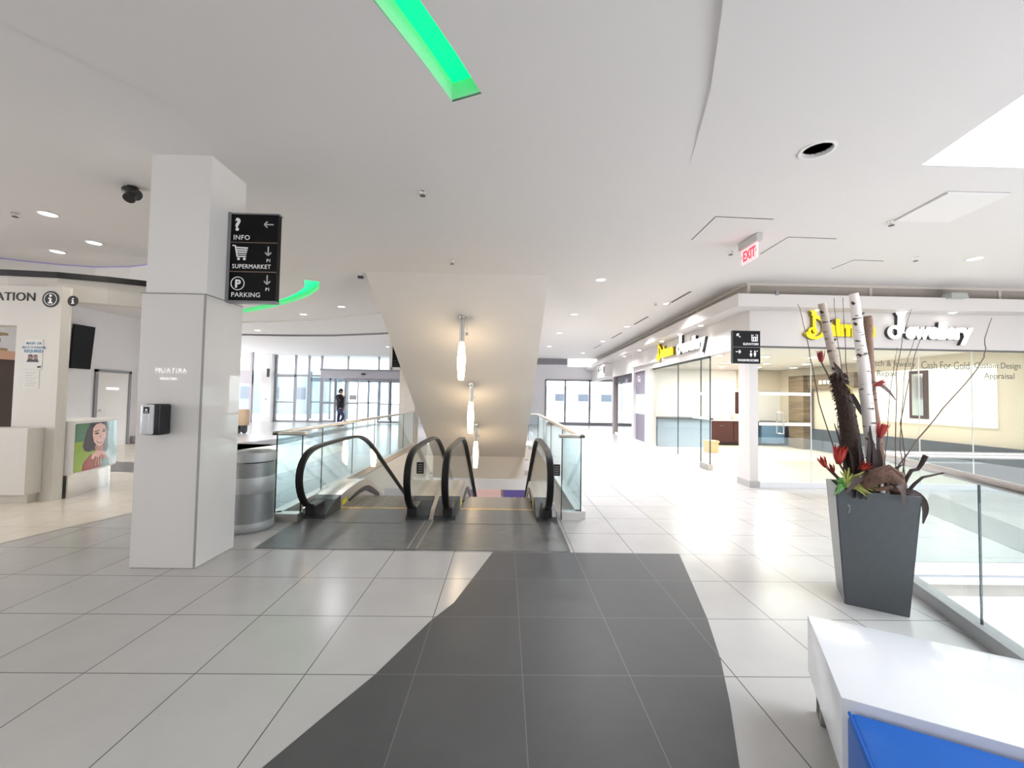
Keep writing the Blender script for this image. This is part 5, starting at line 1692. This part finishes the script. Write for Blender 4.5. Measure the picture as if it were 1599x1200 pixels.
# twigs
tw = [('thin twig at far left bending outward at the top', [(2.74, 3.2, .9), (2.6, 3.18, 1.18), (2.47, 3.16, 1.55), (2.41, 3.16, 1.85), (2.375, 3.15, 2.02), (2.33, 3.15, 2.22), (2.298, 3.15, 2.325)], .0035),
      ('thin twig left of the tall white pole', [(2.86, 3.3, .9), (2.80, 3.28, 1.4), (2.72, 3.25, 1.85), (2.64, 3.2, 2.15), (2.585, 3.15, 2.38)], .003),
      ('thin twig just left of the tall white pole top', [(2.88, 3.3, .9), (2.83, 3.28, 1.5), (2.76, 3.25, 1.9), (2.71, 3.2, 2.15), (2.657, 3.15, 2.385)], .003),
      ('thin twig right of the poles leaning to the upper right', [(3.06, 3.15, .9), (3.07, 3.15, 1.4), (3.08, 3.15, 1.8), (3.14, 3.15, 2.1), (3.21, 3.15, 2.305)], .003),
      ('curved twig right of the poles crossing another', [(3.08, 3.13, .9), (3.12, 3.13, 1.15), (3.085, 3.13, 1.4), (3.15, 3.13, 1.7), (3.21, 3.13, 1.94), (3.297, 3.13, 2.166)], .0035),
      ('straight thin twig right of the brown pole', [(3.0, 3.2, .9), (3.05, 3.2, 1.3), (3.07, 3.2, 1.6), (3.12, 3.2, 1.9), (3.14, 3.2, 2.0)], .0025),
      ('upright twig crossing low behind the driftwood', [(3.12, 3.12, .9), (3.07, 3.12, 1.2), (3.09, 3.12, 1.5), (3.12, 3.12, 1.85), (3.22, 3.12, 2.12)], .0028),
      ('long twig reaching far right over the railing', [(3.06, 3.15, .95), (3.085, 3.15, 1.065), (3.226, 3.15, 1.256), (3.45, 3.15, 1.52), (3.698, 3.15, 1.793), (3.785, 3.15, 1.93), (3.80, 3.15, 2.0), (3.795, 3.15, 2.08), (3.858, 3.15, 2.244)], .0045),
      ('short twig curving left of the bark stem', [(2.68, 3.15, 1.2), (2.6, 3.15, 1.3), (2.61, 3.15, 1.45), (2.64, 3.15, 1.55)], .0025)]
for lb, pts, rd in tw:
    q = [Vector(pts[0])]
    for a, c in zip(pts, pts[1:]):
        for j in (1, 2, 3):
            q.append(Vector(a).lerp(Vector(c), j / 3) + Vector((random.uniform(-1, 1), 0, 0)) * .004)
    o = MB().tube(q, [rd * (1.3 - .8 * i / len(q)) for i in range(len(q))], 6).build('twig', TWIG, None, 60)
    tag(o, lb, 'twig', 'thin twigs in the planter')
for lb, pts, rs in [('knobbly dark branch with upturned tip right of the planter', [(2.96, 3.02, .88), (3.0, 3.0, 1.0), (3.035, 3.0, 1.055), (3.085, 3.0, 1.065), (3.11, 3.0, 1.10), (3.146, 3.0, 1.165)], [.016, .013, .013, .012, .014, .018]),
                    ('crooked dark branch reaching right of the planter rim', [(2.99, 3.0, .88), (3.05, 2.99, .96), (3.10, 2.98, 1.01), (3.17, 2.98, 1.025), (3.26, 2.98, 1.045)], [.012, .011, .009, .007, .005])]:
    tag(MB().tube(pts, rs, 9).build('branch', LEAFB, None, 50), lb, 'branch', 'dark branches in the planter')

# ------------------------------------------------------------------ person by the entrance
def skin(name, pts, edges, m, parent, sub=1, root=0):
    me = bpy.data.meshes.new(name)
    me.from_pydata([p[:3] for p in pts], edges, [])
    o = bpy.data.objects.new(name, me)
    C.objects.link(o)
    o.parent = parent
    me.materials.append(m)
    mod = o.modifiers.new('skin', 'SKIN')
    if not me.skin_vertices:
        bpy.context.view_layer.objects.active = o
    for i, p in enumerate(pts):
        sv = me.skin_vertices[0].data[i]
        sv.radius = (p[3], p[4] if len(p) > 4 else p[3])
        sv.use_root = (i == root)
    sm = o.modifiers.new('subdivision', 'SUBSURF')
    sm.levels = sm.render_levels = sub
    return o
pe = thing('person', 'person in dark jacket and jeans walking by the entrance, hand at face', 'person', (-8.2, 20.5, 0))
SK = mat('skin_tone', lin(205, 160, 140), .6)
JK = mat('dark_jacket', lin(26, 26, 38), .8, noise=.2)
JN = mat('blue_jeans', lin(52, 62, 92), .85, noise=.2)
# forward +x, the person's left side is +y
body = [(0, 0, .98, .09), (0, 0, 1.2, .09), (0, 0, 1.42, .09), (.01, 0, 1.54, .05), (.03, 0, 1.62, .06), (.035, 0, 1.70, .085), (.03, 0, 1.77, .07),
        (0, -.17, 1.45, .05), (.10, -.24, 1.22, .042), (.21, -.13, 1.46, .036), (.225, -.09, 1.55, .028),
        (0, .17, 1.45, .05), (-.03, .22, 1.18, .042), (.06, .22, .95, .036), (.08, .22, .88, .028),
        (.03, -.09, .90, .06), (.21, -.10, .46, .05), (.02, -.10, .10, .04), (.10, -.10, .05, .03),
        (-.05, .09, .90, .06), (-.12, .10, .46, .05), (-.13, .10, .09, .04), (-.03, .10, .05, .03)]
be = [(0, 1), (1, 2), (2, 3), (3, 4), (4, 5), (5, 6), (2, 7), (7, 8), (8, 9), (9, 10), (2, 11), (11, 12), (12, 13), (13, 14), (0, 15), (15, 16), (16, 17), (17, 18), (0, 19), (19, 20), (20, 21), (21, 22)]
skin('body', body, be, SK, pe, 2)
jk = [(0, 0, .84, .20, .21), (0, 0, 1.08, .20, .21), (-.02, 0, 1.3, .21, .22), (-.03, 0, 1.46, .17, .16), (0, 0, 1.56, .085),
      (-.01, -.20, 1.45, .10), (.10, -.25, 1.22, .09), (.20, -.14, 1.44, .07), (-.01, .20, 1.45, .10), (-.03, .25, 1.18, .09), (.05, .235, .97, .07), (-.20, 0, 1.40, .15)]
skin('jacket', jk, [(0, 1), (1, 2), (2, 3), (3, 4), (3, 5), (5, 6), (6, 7), (3, 8), (8, 9), (9, 10), (3, 11)], JK, pe, 2)
jn = [(0, 0, .95, .16), (.03, -.09, .80, .12), (.21, -.10, .46, .085), (.02, -.10, .12, .07), (-.05, .09, .80, .12), (-.12, .10, .46, .085), (-.13, .10, .12, .07)]
skin('jeans', jn, [(0, 1), (1, 2), (2, 3), (0, 4), (4, 5), (5, 6)], JN, pe, 2)
b = MB()
b.lathe([(.001, .0), (.05, -.004), (.088, -.035), (.102, -.08), (.10, -.12)], 16, (pe.location.x + .015, 20.5, 1.85))
b.lathe([(.06, .0), (.085, .03), (.09, .09), (.08, .13)], 12, (pe.location.x - .02, 20.5, 1.63))
b.build('hair', mat('dark_hair', lin(40, 32, 30), .8), pe, 60)
for y, x in ((-.10, .07), (.10, -.07)):
    b = MB().rbox(pe.location.x + x - .14, pe.location.x + x + .15, 20.5 + y - .05, 20.5 + y + .05, 0, .10, .03, 2)
    b.build('shoe', BLACK, pe, 50)
b = MB()
for i, (dx, dz) in enumerate([(.02, .055), (.035, .05), (.045, .04), (.05, .025)]):
    y = -.10 + .018 * i
    b.tube([(pe.location.x + .225, 20.5 + y, 1.55), (pe.location.x + .215 + dx * .5, 20.5 + y, 1.56 + dz), (pe.location.x + .19 + dx * .3, 20.5 + y + .01, 1.59 + dz)], [.011, .01, .007], 6)
b.tube([(pe.location.x + .22, 20.5 - .06, 1.55), (pe.location.x + .20, 20.5 - .03, 1.60)], [.012, .008], 6)
b.build('fingers', SK, pe, 50)
b = MB()
for i in range(4):
    b.tube([(pe.location.x + .06 + .014 * i, 20.72, .88), (pe.location.x + .07 + .016 * i, 20.72, .82), (pe.location.x + .075 + .014 * i, 20.715, .78)], [.011, .01, .007], 6)
b.tube([(pe.location.x + .10, 20.72, .90), (pe.location.x + .13, 20.71, .85)], [.012, .008], 6)
b.build('fingers', SK, pe, 50)
b = MB()
for y in (-.03, .03):
    b.tube([(pe.location.x + .11, 20.5 + y, 1.715), (pe.location.x + .118, 20.5 + y, 1.715)], .009, 8)
b.build('eyes', INK, pe)
b = MB().tube([(pe.location.x + .112, 20.5, 1.71), (pe.location.x + .14, 20.5, 1.675)], [.008, .014], 8)
b.build('nose', SK, pe, 60)
b = MB()
for y in (-.085, .085):
    b.tube([(pe.location.x + .02, 20.5 + y, 1.68), (pe.location.x + .015, 20.5 + y * 1.05, 1.725)], [.014, .018], 8)
b.build('ears', SK, pe, 60)
MB().box(pe.location.x + .105, pe.location.x + .122, 20.475, 20.525, 1.645, 1.653).build('mouth', DKRED, pe)
